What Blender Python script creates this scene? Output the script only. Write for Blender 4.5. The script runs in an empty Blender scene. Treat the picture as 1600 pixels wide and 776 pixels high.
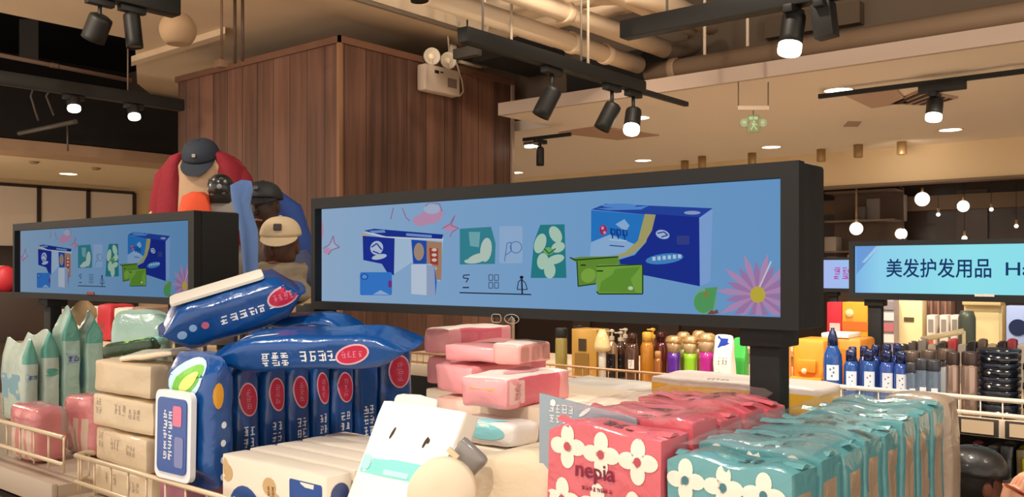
import bpy, bmesh, math, random
from mathutils import Vector, Matrix, noise
from mathutils.bvhtree import BVHTree
V = Vector
SC = bpy.context.scene
COL = SC.collection

# ------------------------------------------------------------------ camera, world, exposure
FPX = 1400.0                     # focal length in pixels of the 1600 px wide frame
HOR = 420.0                      # horizon row
CAMZ = 1.6
ANG = math.radians(39.5)
cam_data = bpy.data.cameras.new('camera')
cam_data.sensor_width = 36.0
cam_data.lens = FPX / 1600 * 36
cam_data.shift_y = (HOR - 388) / 1600
cam_data.clip_start = 0.02
cam = bpy.data.objects.new('camera', cam_data)
COL.objects.link(cam)
cam.location = (0, 0, CAMZ)
cam.rotation_euler = (math.pi / 2, 0, ANG)
SC.camera = cam
FW = V((-math.sin(ANG), math.cos(ANG), 0))
RT = V((math.cos(ANG), math.sin(ANG), 0))

world = bpy.data.worlds.new('world')
SC.world = world
world.use_nodes = True
bg = world.node_tree.nodes['Background']
bg.inputs[0].default_value = (1.0, 0.85, 0.72, 1)
bg.inputs[1].default_value = 1.65
SC.view_settings.view_transform = 'Standard'
SC.view_settings.look = 'None'
SC.view_settings.gamma = 1
SC.view_settings.use_curve_mapping = False
SC.view_settings.exposure = 0.0
SC.cycles.use_denoising = True
SC.cycles.max_bounces = 6
SC.cycles.sample_clamp_indirect = 6.0

def P(px, py, X=None, Y=None, Z=None, D=None):
    """the point of the place seen at a pixel, on a plane X=, Y=, Z= or at a depth"""
    r = FW + RT * ((px - 800) / FPX) + V((0, 0, 1)) * ((HOR - py) / FPX)
    if D is not None: k = D
    elif X is not None: k = X / r.x
    elif Y is not None: k = Y / r.y
    else: k = (Z - CAMZ) / r.z
    return V((0, 0, CAMZ)) + r * k

def depth(p): return V(p).dot(FW)

# shop lamps, plus the added fills below: track spots hang above the aisle in front of the gondola and further in
WARM = (1.0, 0.84, 0.66)
SPOTW = (1.0, 0.90, 0.78)
def spot_light(loc, aim, watt, size=60, col=SPOTW, rad=0.045, blend=0.5, parent=None):
    l = bpy.data.lights.new('lamp', 'SPOT')
    l.energy = watt; l.spot_size = math.radians(size); l.spot_blend = blend
    l.color = col; l.shadow_soft_size = rad
    o = bpy.data.objects.new('lamp', l); COL.objects.link(o)
    o.location = loc
    o.rotation_euler = (V(aim) - V(loc)).to_track_quat('-Z', 'Y').to_euler()
    if parent: o.parent = parent
    return o
# over the tissue gondola (their heads hang above the frame)
spot_light((-1.9, 0.25, 3.0), (-1.75, 1.15, 1.2), 62, 55)
spot_light((-0.9, 0.10, 3.0), (-0.95, 1.15, 1.2), 92, 55)
spot_light((0.1, 0.6, 3.0), (-0.5, 1.2, 1.2), 60, 50)
spot_light((-2.9, 0.6, 3.0), (-2.7, 1.2, 1.2), 34, 55)
# over the bottle gondola
spot_light((-2.0, 2.4, 2.9), (-2.2, 3.8, 1.1), 190, 60)
spot_light((-0.6, 2.4, 2.9), (-0.9, 3.8, 1.1), 190, 60)
spot_light((-3.6, 2.4, 2.9), (-3.4, 3.8, 1.1), 110, 55)
# over the mannequins and the far shelves
spot_light((-1.0, 2.5, 3.0), (-.95, 1.6, 1.3), 110, 55)  # added from behind to light the packs in the big screen's shadow
spot_light((-2.9, 1.4, 3.1), (-4.0, 2.5, 1.7), 30, 50)
spot_light((-6.2, 1.8, 3.0), (-6.6, 3.1, 1.1), 120, 60)
spot_light((-1.2, 5.6, 2.8), (-1.6, 7.1, 1.2), 160, 70)
spot_light((0.4, 5.6, 2.8), (0.2, 7.1, 1.2), 120, 70)

# wide fill floods added to brighten the column, mannequins and gondolas
spot_light((-2.4, 3.8, 3.7), (-5.1, 5.2, 1.7), 120, 100, WARM, .12, .9)
spot_light((-4.4, 1.2, 3.45), (-5.6, 3.2, 1.2), 120, 130, WARM, .12, .9)
spot_light((1.2, 2.6, 3.3), (-.2, 5.0, 1.2), 160, 130, WARM, .12, .9)

# spots added to brighten the white panels, and more added to wash the cream bulkhead
spot_light((-10.6, 3.6, 2.7), (-11.0, 3.8, .2), 70, 130, WARM, .08, .8)
spot_light((-10.6, 6.2, 2.7), (-11.0, 6.2, .2), 60, 130, WARM, .08, .8)
for _x in (-2.6, -.6, 1.4):
    spot_light((_x, 9.0, 2.66), (_x, 9.7, 2.5), 4.5, 150, WARM, .05, .9)

# added fill points for ceiling, pipe void and soffit end; no bulbs hang there
def fill_point(loc, watt, rad=.06, col=WARM):
    l = bpy.data.lights.new('lamp', 'POINT'); l.energy = watt; l.color = col; l.shadow_soft_size = rad
    o = bpy.data.objects.new('lamp', l); COL.objects.link(o); o.location = loc; return o
fill_point((-5.2, .6, 2.5), 80)
fill_point((-1.9, 3.0, 3.75), 110)
fill_point((-9.9, 2.2, 2.1), 60)

# ------------------------------------------------------------------ materials
def lin(h):
    h = h.lstrip('#'); c = [int(h[i:i + 2], 16) / 255 for i in (0, 2, 4)]
    return tuple(x / 12.92 if x <= 0.04045 else ((x + 0.055) / 1.055) ** 2.4 for x in c) + (1,)
_mats = {}
def mat(h, rough=0.5, metal=0.0, coat=0.0, trans=0.0, bump=0.0, bscale=40.0, vary=0.0, ior=1.45, alpha=1.0, sub=0.0):
    key = (h, rough, metal, coat, trans, bump, bscale, vary, alpha, sub)
    if key in _mats: return _mats[key]
    m = bpy.data.materials.new('surface_' + h.lstrip('#')); m.use_nodes = True
    nt = m.node_tree; b = nt.nodes['Principled BSDF']
    b.inputs['Base Color'].default_value = lin(h)
    b.inputs['Roughness'].default_value = rough
    b.inputs['Metallic'].default_value = metal
    b.inputs['Coat Weight'].default_value = coat
    b.inputs['Coat Roughness'].default_value = 0.12
    b.inputs['Transmission Weight'].default_value = trans
    b.inputs['IOR'].default_value = ior
    b.inputs['Alpha'].default_value = alpha
    if sub:
        b.inputs['Subsurface Weight'].default_value = sub
        b.inputs['Subsurface Radius'].default_value = (0.02, 0.01, 0.006)
    if bump or vary:
        tc = nt.nodes.new('ShaderNodeTexCoord')
        n = nt.nodes.new('ShaderNodeTexNoise'); n.inputs['Scale'].default_value = bscale
        n.inputs['Detail'].default_value = 3; n.inputs['Distortion'].default_value = 0.6
        nt.links.new(tc.outputs['Object'], n.inputs['Vector'])
        if bump:
            bp = nt.nodes.new('ShaderNodeBump'); bp.inputs['Strength'].default_value = bump
            bp.inputs['Distance'].default_value = 0.01
            nt.links.new(n.outputs['Fac'], bp.inputs['Height'])
            nt.links.new(bp.outputs['Normal'], b.inputs['Normal'])
            if coat: nt.links.new(bp.outputs['Normal'], b.inputs['Coat Normal'])
        if vary:
            mx = nt.nodes.new('ShaderNodeMix'); mx.data_type = 'RGBA'
            c = lin(h)
            mx.inputs[6].default_value = tuple(x * (1 - vary) for x in c[:3]) + (1,)
            mx.inputs[7].default_value = tuple(min(1, x * (1 + vary)) for x in c[:3]) + (1,)
            nt.links.new(n.outputs['Fac'], mx.inputs[0])
            nt.links.new(mx.outputs[2], b.inputs['Base Color'])
    _mats[key] = m
    return m
def film(h, bump=0.35, rough=0.32, bscale=26.0): return mat(h, rough, coat=0.45, bump=bump, bscale=bscale)
def em(h, k=1.0):
    key = ('em', h, k)
    if key in _mats: return _mats[key]
    m = bpy.data.materials.new('glow_' + h.lstrip('#')); m.use_nodes = True
    nt = m.node_tree; nt.nodes.clear()
    e = nt.nodes.new('ShaderNodeEmission'); e.inputs[0].default_value = lin(h); e.inputs[1].default_value = k
    o = nt.nodes.new('ShaderNodeOutputMaterial'); nt.links.new(e.outputs[0], o.inputs[0])
    _mats[key] = m
    return m
def em_ramp(stops, k=1.0, axis=0):
    m = bpy.data.materials.new('screen_picture'); m.use_nodes = True
    nt = m.node_tree; nt.nodes.clear()
    tc = nt.nodes.new('ShaderNodeTexCoord'); sx = nt.nodes.new('ShaderNodeSeparateXYZ')
    nt.links.new(tc.outputs['Generated'], sx.inputs[0])
    r = nt.nodes.new('ShaderNodeValToRGB')
    el = r.color_ramp.elements
    el[0].position, el[0].color = stops[0][0], lin(stops[0][1])
    el[1].position, el[1].color = stops[-1][0], lin(stops[-1][1])
    for p, h in stops[1:-1]:
        e = el.new(p); e.color = lin(h)
    nt.links.new(sx.outputs[axis], r.inputs[0])
    e = nt.nodes.new('ShaderNodeEmission'); e.inputs[1].default_value = k
    nt.links.new(r.outputs[0], e.inputs[0])
    o = nt.nodes.new('ShaderNodeOutputMaterial'); nt.links.new(e.outputs[0], o.inputs[0])
    return m
def wood_mat():
    m = bpy.data.materials.new('walnut_planks'); m.use_nodes = True
    nt = m.node_tree; b = nt.nodes['Principled BSDF']; b.inputs['Roughness'].default_value = 0.55
    N = nt.nodes.new; L = nt.links.new
    tc = N('ShaderNodeTexCoord'); s = N('ShaderNodeSeparateXYZ'); L(tc.outputs['Object'], s.inputs[0])
    ad = N('ShaderNodeMath'); ad.operation = 'ADD'; L(s.outputs[0], ad.inputs[0]); L(s.outputs[1], ad.inputs[1])
    dv = N('ShaderNodeMath'); dv.operation = 'DIVIDE'; L(ad.outputs[0], dv.inputs[0]); dv.inputs[1].default_value = 0.21
    fl = N('ShaderNodeMath'); fl.operation = 'FLOOR'; L(dv.outputs[0], fl.inputs[0])
    fr = N('ShaderNodeMath'); fr.operation = 'FRACT'; L(dv.outputs[0], fr.inputs[0])
    wn = N('ShaderNodeTexWhiteNoise'); wn.noise_dimensions = '1D'; L(fl.outputs[0], wn.inputs['W'])
    mp = N('ShaderNodeMapping'); mp.inputs['Scale'].default_value = (11, 11, 0.55); L(tc.outputs['Object'], mp.inputs[0])
    gn = N('ShaderNodeTexNoise'); gn.inputs['Scale'].default_value = 1.6; gn.inputs['Detail'].default_value = 6; L(mp.outputs[0], gn.inputs['Vector'])
    m1 = N('ShaderNodeMath'); m1.operation = 'MULTIPLY_ADD'; L(wn.outputs[0], m1.inputs[0]); m1.inputs[1].default_value = 0.45
    L(gn.outputs['Fac'], m1.inputs[2])
    r = N('ShaderNodeValToRGB'); e = r.color_ramp.elements
    e[0].position, e[0].color = 0.35, lin('41291e'); e[1].position, e[1].color = 0.95, lin('795341')
    L(m1.outputs[0], r.inputs[0])
    gr = N('ShaderNodeMath'); gr.operation = 'GREATER_THAN'; L(fr.outputs[0], gr.inputs[0]); gr.inputs[1].default_value = 0.035
    mx = N('ShaderNodeMix'); mx.data_type = 'RGBA'; mx.inputs[6].default_value = lin('24140d'); L(gr.outputs[0], mx.inputs[0]); L(r.outputs[0], mx.inputs[7])
    L(mx.outputs[2], b.inputs['Base Color'])
    return m

# ------------------------------------------------------------------ mesh builder
def rotm(rx=0, ry=0, rz=0):
    from mathutils import Euler
    return Euler((rx, ry, rz)).to_matrix().to_4x4()
def frame(o, z, x=(1, 0, 0)):
    z = V(z).normalized(); x = V(x)
    if abs(z.dot(x.normalized())) > 0.98: x = V((0, 1, 0))
    y = z.cross(x).normalized(); x = y.cross(z).normalized()
    m = Matrix((x, y, z)).transposed().to_4x4(); m.translation = V(o)
    return m
def ell(cx, cy, rx, ry=None, n=18, rot=0.0):
    ry = rx if ry is None else ry; c, s = math.cos(rot), math.sin(rot); out = []
    for i in range(n):
        a = 2 * math.pi * i / n; x, y = rx * math.cos(a), ry * math.sin(a)
        out.append((cx + x * c - y * s, cy + x * s + y * c))
    return out
def rect(x0, y0, x1, y1, n=1):
    c = [(x0, y0), (x1, y0), (x1, y1), (x0, y1)]; out = []
    for i in range(4):
        a, b = c[i], c[(i + 1) % 4]
        for k in range(n): out.append((a[0] + (b[0] - a[0]) * k / n, a[1] + (b[1] - a[1]) * k / n))
    return out
def rrect(x0, y0, x1, y1, r, n=5):
    out = []
    for cx, cy, a0 in ((x1 - r, y1 - r, 0), (x0 + r, y1 - r, 90), (x0 + r, y0 + r, 180), (x1 - r, y0 + r, 270)):
        for k in range(n + 1):
            a = math.radians(a0 + 90 * k / n); out.append((cx + r * math.cos(a), cy + r * math.sin(a)))
    return out
def glyphs(x, y, w, h, nx, ny, seed, thick=0.13):
    """clusters of small strokes for print too fine to read"""
    rnd = random.Random(seed); out = []
    for i in range(nx):
        for j in range(ny):
            cw, ch = w / nx, h / ny; x0, y0 = x + i * cw, y + j * ch
            t = thick * min(cw, ch)
            for k in range(3):
                yy = y0 + ch * (0.15 + 0.32 * k) + rnd.uniform(-.05, .05) * ch
                a, b = rnd.uniform(.08, .3), rnd.uniform(.6, .92)
                out.append(rect(x0 + a * cw, yy, x0 + b * cw, yy + t))
            for k in range(2):
                xx = x0 + cw * rnd.uniform(.15, .8); a, b = rnd.uniform(.08, .4), rnd.uniform(.55, .92)
                out.append(rect(xx, y0 + a * ch, xx + t, y0 + b * ch))
    return out
_text = {}
def text2d(body, bold=0.0):
    if (body, bold) in _text: return _text[(body, bold)]
    cu = bpy.data.curves.new('lettering', 'FONT'); cu.body = body; cu.resolution_u = 3; cu.offset = bold
    o = bpy.data.objects.new('lettering', cu); COL.objects.link(o)
    me = bpy.data.meshes.new_from_object(o.evaluated_get(bpy.context.evaluated_depsgraph_get()))
    vs = [(v.co.x, v.co.y) for v in me.vertices]; fs = [tuple(p.vertices) for p in me.polygons]
    bpy.data.objects.remove(o); bpy.data.curves.remove(cu); bpy.data.meshes.remove(me)
    _text[(body, bold)] = (vs, fs)
    return vs, fs

class M:
    def __init__(s): s.bm = bmesh.new(); s.mats = []
    def mi(s, m):
        if m not in s.mats: s.mats.append(m)
        return s.mats.index(m)
    def paint(s, faces, m, smooth=False):
        i = s.mi(m)
        for f in faces: f.material_index = i; f.smooth = smooth
    def box(s, c, size, m, T=None, bevel=0.0, seg=2):
        t = Matrix.Translation(V(c)) @ Matrix.Diagonal((size[0], size[1], size[2], 1))
        if T: t = T @ t
        n0 = set(s.bm.faces)
        r = bmesh.ops.create_cube(s.bm, size=1, matrix=t)
        if bevel:
            es = {e for v in r['verts'] for e in v.link_edges}
            bmesh.ops.bevel(s.bm, geom=list(es), offset=bevel, segments=seg, affect='EDGES', profile=0.5)
        s.paint([f for f in s.bm.faces if f not in n0], m, bool(bevel))
        return s
    def span(s, a, b, m, bevel=0.0):
        a, b = V(a), V(b)
        return s.box((a + b) / 2, [max(abs(x), 1e-4) for x in (b - a)], m, bevel=bevel)
    def hexa(s, p, m):
        v = [s.bm.verts.new(q) for q in p]
        fs = [s.bm.faces.new([v[i] for i in q]) for q in ((3, 2, 1, 0), (4, 5, 6, 7), (0, 1, 5, 4), (1, 2, 6, 5), (2, 3, 7, 6), (3, 0, 4, 7))]
        s.paint(fs, m); return s
    def poly(s, pts, m, smooth=False):
        f = s.bm.faces.new([s.bm.verts.new(p) for p in pts]); s.paint([f], m, smooth); return s
    def prism(s, pts, a, b, m):
        """outline pts (2D) in the plane of frame a, pushed from z=0 to z=b"""
        lo = [s.bm.verts.new(a @ V((x, y, 0))) for x, y in pts]; hi = [s.bm.verts.new(a @ V((x, y, b))) for x, y in pts]
        n = len(pts); fs = [s.bm.faces.new(list(reversed(lo))), s.bm.faces.new(hi)]
        for i in range(n): fs.append(s.bm.faces.new((lo[i], lo[(i + 1) % n], hi[(i + 1) % n], hi[i])))
        s.paint(fs, m); return s
    def loft(s, rings, m, seg=20, cap=True, smooth=True, mats=None, T=None):
        """rings: (cx,cy,cz,rx,ry)"""
        rows = []
        for (cx, cy, cz, rx, ry) in rings:
            row = []
            for i in range(seg):
                a = 2 * math.pi * i / seg; q = V((cx + rx * math.cos(a), cy + ry * math.sin(a), cz))
                row.append(s.bm.verts.new(T @ q if T else q))
            rows.append(row)
        for k in range(len(rows) - 1):
            fs = [s.bm.faces.new((rows[k][i], rows[k][(i + 1) % seg], rows[k + 1][(i + 1) % seg], rows[k + 1][i])) for i in range(seg)]
            s.paint(fs, mats[k] if mats else m, smooth)
        if cap:
            s.paint([s.bm.faces.new(list(reversed(rows[0])))], mats[0] if mats else m, False)
            s.paint([s.bm.faces.new(rows[-1])], mats[-1] if mats else m, False)
        return s
    def lathe(s, prof, m, T=None, seg=20, mats=None, cap=True):
        return s.loft([(0, 0, z, max(r, 1e-4), max(r, 1e-4)) for r, z in prof], m, seg, cap, True, mats, T)
    def tube(s, pts, r, m, seg=8, closed=False):
        pts = [V(p) for p in pts]; n = len(pts); rows = []; x = V((0.31, 0.17, 0.93))
        for i, p in enumerate(pts):
            d = (pts[min(i + 1, n - 1)] - pts[max(i - 1, 0)]).normalized()
            x = (x - d * x.dot(d))
            if x.length < 1e-3: x = V((1, 0.2, 0)); x = x - d * x.dot(d)
            x.normalize(); y = d.cross(x); rr = r[i] if isinstance(r, (list, tuple)) else r
            rows.append([s.bm.verts.new(p + (x * math.cos(2 * math.pi * k / seg) + y * math.sin(2 * math.pi * k / seg)) * rr) for k in range(seg)])
        for k in range(n - 1):
            s.paint([s.bm.faces.new((rows[k][i], rows[k][(i + 1) % seg], rows[k + 1][(i + 1) % seg], rows[k + 1][i])) for i in range(seg)], m, True)
        s.paint([s.bm.faces.new(list(reversed(rows[0]))), s.bm.faces.new(rows[-1])], m)
        return s
    def ball(s, c, r, m, sc=(1, 1, 1), seg=20):
        t = Matrix.Translation(V(c)) @ Matrix.Diagonal((r * sc[0], r * sc[1], r * sc[2], 1))
        o = bmesh.ops.create_uvsphere(s.bm, u_segments=seg, v_segments=max(6, seg * 2 // 3), radius=1, matrix=t)
        s.paint({f for v in o['verts'] for f in v.link_faces}, m, True); return s
    def soft(s, w, d, h, m, c=(0, 0, 0), r=0.35, puff=0.06, wr=0.003, freq=14, seed=0, n=9, shape=None, matfn=None, T=None):
        """a soft filled pack: rounded, bulged and creased; base centre at c"""
        old = set(s.bm.verts)
        o = bmesh.ops.create_cube(s.bm, size=2)
        es = list({e for v in o['verts'] for e in v.link_edges})
        bmesh.ops.subdivide_edges(s.bm, edges=es, cuts=n, use_grid_fill=True)
        vs = [v for v in s.bm.verts if v not in old]
        H = V((w / 2 / (1 + puff) - wr * .6, d / 2 / (1 + 1.6 * puff) - wr * .6, h / 2 / (1 + puff) - wr * .3)); R = r * min(H); fs = {f for v in vs for f in v.link_faces}
        base = {v: v.co.copy() for v in vs}
        if matfn:
            info = {f: (sum((base[v] for v in f.verts), V()) / len(f.verts)) for f in fs}
        for v in vs:
            p = base[v]; q = V((p.x * H.x, p.y * H.y, p.z * H.z))
            inn = V([max(-(H[i] - R), min(H[i] - R, q[i])) for i in range(3)]); dv = q - inn
            if dv.length > 1e-7: q = inn + dv.normalized() * min(R, dv.length)
            q = V((q.x * (1 + puff * (1 - p.y ** 2) * (1 - p.z ** 2)), q.y * (1 + puff * 1.6 * (1 - p.x ** 2) * (1 - p.z ** 2)), q.z * (1 + puff * (1 - p.x ** 2) * (1 - p.y ** 2))))
            if shape: q = shape(p, q)
            q = q + V(noise.noise_vector(q * freq + V((seed * 3.1, seed * 1.7, seed)))) * wr + V(noise.noise_vector(q * freq * 3.3 + V((seed, 9, 4)))) * wr * .35
            q = q + V((c[0], c[1], c[2] + h / 2))
            if not T: q.z = max(q.z, c[2] + .0006)
            v.co = T @ q if T else q
        if matfn:
            for f in fs: s.paint([f], matfn(info[f]) or m, True)
        else: s.paint(fs, m, True)
        return s
    def pouch(s, L, w, t, m, seed=0, wr=0.003, n=11, T=None, fin=0.07, matfn=None, c=(0, 0, 0)):
        """pillow pack: length L along z between flat crimped ends, width w along x, thickness t along y"""
        def shp(p, q):
            k = abs(p.z); f = 1.0 if k < 0.62 else max(0.05, 1 - ((k - 0.62) / (1 - fin - 0.62)) ** 2.0) if k < 1 - fin else 0.05
            q.y *= f
            q.x *= 1 + 0.05 * (1 - f)
            return q
        return s.soft(w, t, L, m, c=c, r=0.5, puff=0.05, wr=wr, seed=seed, n=n, shape=shp, T=T, matfn=matfn)
    def crumple(s, amp, freq=9, seed=0):
        for v in s.bm.verts: v.co += V(noise.noise_vector(v.co * freq + V((seed, 0, 0)))) * amp
        return s
    def tree(s):
        s.bm.normal_update(); return BVHTree.FromBMesh(s.bm)
    def decal(s, polys, O, U, Vv, m, lift=0.0008, tree=None, reach=0.08, rings=2):
        O, U, Vv = V(O), V(U), V(Vv); N = U.cross(Vv).normalized(); tr = tree or s.tree()
        miss = set(); bad = lambda *q: any((round(x, 6), round(y, 6)) in miss for x, y in q)
        def put(x, y):
            p = O + U * x + Vv * y; h = tr.ray_cast(p + N * reach, -N, reach * 2.5)
            if h[0] is None or h[1].dot(N) < .03: miss.add((round(x, 6), round(y, 6)))
            return (h[0] if h[0] is not None else p) + N * lift
        i = s.mi(m)
        if isinstance(polys, tuple):
            vs, fs = polys; bv = [s.bm.verts.new(put(x, y)) for x, y in vs]
            for f in fs:
                if bad(*[vs[k] for k in f]): continue
                try: g = s.bm.faces.new([bv[k] for k in f]); g.material_index = i
                except ValueError: pass
            return s
        for pl in polys:
            n = len(pl); cx, cy = sum(p[0] for p in pl) / n, sum(p[1] for p in pl) / n
            if rings == 0:
                g = s.bm.faces.new([s.bm.verts.new(put(x, y)) for x, y in pl]); g.material_index = i; continue
            ctr = s.bm.verts.new(put(cx, cy)); prev = None
            for k in range(1, rings + 1):
                f = k / rings; q2 = [(cx + (x - cx) * f, cy + (y - cy) * f) for x, y in pl]; row = [s.bm.verts.new(put(x, y)) for x, y in q2]
                for a in range(n):
                    b = (a + 1) % n
                    if bad(q2[a], q2[b]): continue
                    g = s.bm.faces.new((ctr, row[a], row[b])) if prev is None else s.bm.faces.new((prev[a], row[a], row[b], prev[b]))
                    g.material_index = i
                prev = row
        return s
    def build(s, name, parent=None, loc=None, mtx=None, label=None, cat=None, group=None, kind=None, rz=None):
        for e in s.bm.edges:
            if len(e.link_faces) == 2 and e.calc_face_angle(0) > 0.72: e.smooth = False
        me = bpy.data.meshes.new(name); s.bm.to_mesh(me); s.bm.free()
        for m in s.mats: me.materials.append(m)
        o = bpy.data.objects.new(name, me); COL.objects.link(o)
        if parent: o.parent = parent
        if loc is not None: o.location = loc
        if rz is not None: o.rotation_euler = (0, 0, rz)
        if mtx is not None: o.matrix_basis = mtx
        tag(o, label, cat, group, kind)
        return o
def tag(o, label=None, cat=None, group=None, kind=None):
    if label: o['label'] = label
    if cat: o['category'] = cat
    if group: o['group'] = group
    if kind: o['kind'] = kind
    return o
def thing(name, label, cat, loc=(0, 0, 0), rz=0, group=None):
    o = bpy.data.objects.new(name, None); COL.objects.link(o)
    o.empty_display_size = 0.05; o.location = loc; o.rotation_euler = (0, 0, rz)
    return tag(o, label, cat, group)
def dup(root, loc, label=None, group=None, rz=None):
    def cp(o, par):
        c = o.copy(); COL.objects.link(c)
        if par: c.parent = par
        for ch in list(o.children): cp(ch, c)
        return c
    r = cp(root, None); r.location = loc
    if rz is not None: r.rotation_euler = (0, 0, rz)
    if label: r['label'] = label
    if group: r['group'] = group
    return r
ORD = ['first', 'second', 'third', 'fourth', 'fifth', 'sixth', 'seventh', 'eighth', 'ninth', 'tenth', 'eleventh', 'twelfth']
FR = ((1, 0, 0), (0, 0, 1))       # u, v axes of a pack's front face
SD = ((0, 1, 0), (0, 0, 1))       # of its +x side
TP = ((1, 0, 0), (0, 1, 0))       # of its top

# ================================================================== THE SETTING
PLASTER = mat('d8c0a2', 0.85, vary=0.05, bscale=2.0)
LOWCEIL = mat('e2d4c4', 0.85)
CREAM = mat('e2cba4', 0.8)
DARKV = mat('1c1715', 0.9)
VOID = mat('3a322b', 0.9)
BLACK = mat('0d0c0c', 0.5)
BLACKM = mat('12110f', 0.55)
WOOD = wood_mat()
def struct(name, m): return m.build(name, kind='structure')
def flat(name, a, b, m): return struct(name, M().span(a, b, m))

def floor_mat():
    m = mat('b8aa96', 0.35, vary=0.12, bscale=3.0); return m
flat('floor', (-14, -3, -0.1), (8, 13, 0), floor_mat())
# main ceiling: plaster slab over the mannequin side, open void with pipes beyond its edge
CE = 3.5
m = M()
for pts in ([(-7.15, -3), (-4.8, -3), (-4.8, 6.4), (-7.15, 6.4)], [(-7.15, 3.75), (-7.15, 6.4), (-10.8, 6.4), (-8.8, 4.64)]):
    m.prism(pts, Matrix.Translation((0, 0, CE)), 0.12, PLASTER)
struct('ceiling', m)
flat('ceiling_void', (-4.8, -3, 4.4), (8, 6.6, 4.5), VOID)
flat('ceiling_void.001', (-12.6, -3, 4.4), (-4.7, 6.6, 4.5), DARKV)
m = M(); m.tube([(-4.78, -2, CE - 0.03), (-4.78, 5.9, CE - 0.03)], 0.018, mat('8f8072', 0.5))
struct('trim_ceiling_edge', m)
m = M(); m.hexa([P(205, 95, Z=CE), P(205, 88, Z=CE), P(352, 42, Z=CE), P(352, 50, Z=CE)] + [p - V((0, 0, 0.05)) for p in (P(205, 95, Z=CE), P(205, 88, Z=CE), P(352, 42, Z=CE), P(352, 50, Z=CE))], PLASTER)
struct('trim_ceiling_rib', m)
# upper wall over the low ceiling, with two darker slabs on its face
flat('wall_back_upper', (-12.6, 6.4, 2.86), (8, 6.5, 4.45), mat('6a5a4b', 0.9))
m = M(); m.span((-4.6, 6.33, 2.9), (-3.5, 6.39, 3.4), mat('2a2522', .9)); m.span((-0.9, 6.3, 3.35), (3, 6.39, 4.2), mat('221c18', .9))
struct('wall_back_slabs', m)
flat('wall_back_pier', tuple(P(1195, 60, Y=6.3)), tuple(P(1350, 5, Y=6.39)), mat('5f4f40', .9))
# low ceiling behind the fascia
CL = 2.85
m = M(); m.span((-4.73, 5.6, CL), (8, 9.6, CL + 0.09), LOWCEIL); m.span((-12.4, 6.3, CL), (-4.73, 9.6, CL + .09), LOWCEIL); struct('ceiling_low', m)
flat('trim_fascia', (-4.73, 5.56, CL), (8, 5.6, CL + 0.1), mat('b5a091', 0.8))
flat('wall_back_bulkhead', (-12.4, 9.6, 2.49), (8, 9.75, CL + 0.1), CREAM)
flat('trim_bulkhead', (-12.4, 9.58, 2.465), (8, 9.78, 2.49), mat('7a6653', .6))
flat('ceiling_shop', (-12.4, 9.78, 2.75), (8, 11.6, 2.8), mat('6b5645', .8))
m = M(); m.span((-12.4, 11.2, 0), (8, 11.3, 2.76), mat('35241c', 0.35))
for x in (-9.5, -8, -6.5, -5, -3.5, -2.6, -1.9, -1.25, -0.5, 0.3, 1.2): m.span((x, 11.16, 0), (x + 0.32, 11.2, 2.5), mat('4a3c34', 0.4))
m.span((-12.4, 11.1, 2.28), (8, 11.2, 2.45), mat('6b543f', .6))
struct('wall_back', m)
# wood clad column
m = M(); m.span((-7.29, 4.22, 0), (-5.1, 6.19, 3.28), WOOD)
struct('wall_column', m)
m = M(); TR = mat('6f4c3a', .5)
m.span((-7.31, 4.20, 3.24), (-5.08, 4.22, 3.29), TR).span((-5.1, 4.2, 3.24), (-5.08, 6.2, 3.29), TR)
m.span((-5.115, 4.205, 0), (-5.085, 4.235, 3.24), mat('8a6448', .45)).span((-5.1, 6.165, 0), (-5.08, 6.2, 3.24), mat('a08a78', .5))
struct('trim_column', m)
# the dim end beyond the mannequins: open black ceiling over a cream soffit and a run of white panels
flat('wall_void_upper', (-12.5, -3, 2.86), (-12.4, 6.5, 4.45), DARKV)
flat('ceiling_soffit', (-12.4, -3, 2.75), (-9.32, 9, 2.84), mat('dcc8a6', .8))
m = M(); pts = [(-9.25 + 0.25 * math.sin((y - 2) * 0.55) - 0.12, y) for y in [3 + k * 0.35 for k in range(-8, 17)]]
for (a, b) in zip(pts, pts[1:]):
    m.hexa([(a[0] - .5, a[1], 2.74), (a[0], a[1], 2.74), (b[0], b[1], 2.74), (b[0] - .5, b[1], 2.74), (a[0] - .5, a[1], 2.85), (a[0], a[1], 2.85), (b[0], b[1], 2.85), (b[0] - .5, b[1], 2.85)], mat('b08f72', .8))
struct('trim_soffit_edge', m)
m = M(); m.prism([(x + 0.03, y) for x, y in pts] + [(-9.9, pts[-1][1]), (-9.9, pts[0][1])], Matrix.Translation((0, 0, 2.86)), 0.5, DARKV)
struct('wall_soffit_upper', m)
flat('wall_far', (-12.5, -3, 0), (-12.3, 9, 2.76), mat('cbb089', .8))
WX = -12.3
PANW = mat('c9bcae', 0.16)
m = M(); ys = [P(px, 300, X=WX + .02).y for px in (-70, 60, 137, 209)]
z1, z0 = 2.68, P(0, 386, X=WX).z
for a, b in zip(ys, ys[1:]):
    m.span((WX, a + .015, z0 + .015), (WX + .03, b - .015, z1 - .015), PANW)
struct('window_1', m)
m = M(); FRM = mat('2a211c', .5)
for y in ys: m.span((WX, y - .025, z0), (WX + .05, y + .025, z1), FRM)
for z in (z0, z1): m.span((WX, ys[0], z - .02), (WX + .05, ys[-1], z + .02), FRM)
struct('trim_window_frame', m)
flat('baseboard_far', (WX, -3, 0), (WX + .06, ys[-1] + .05, z0 - .02), mat('2b221d', .6))

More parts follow.
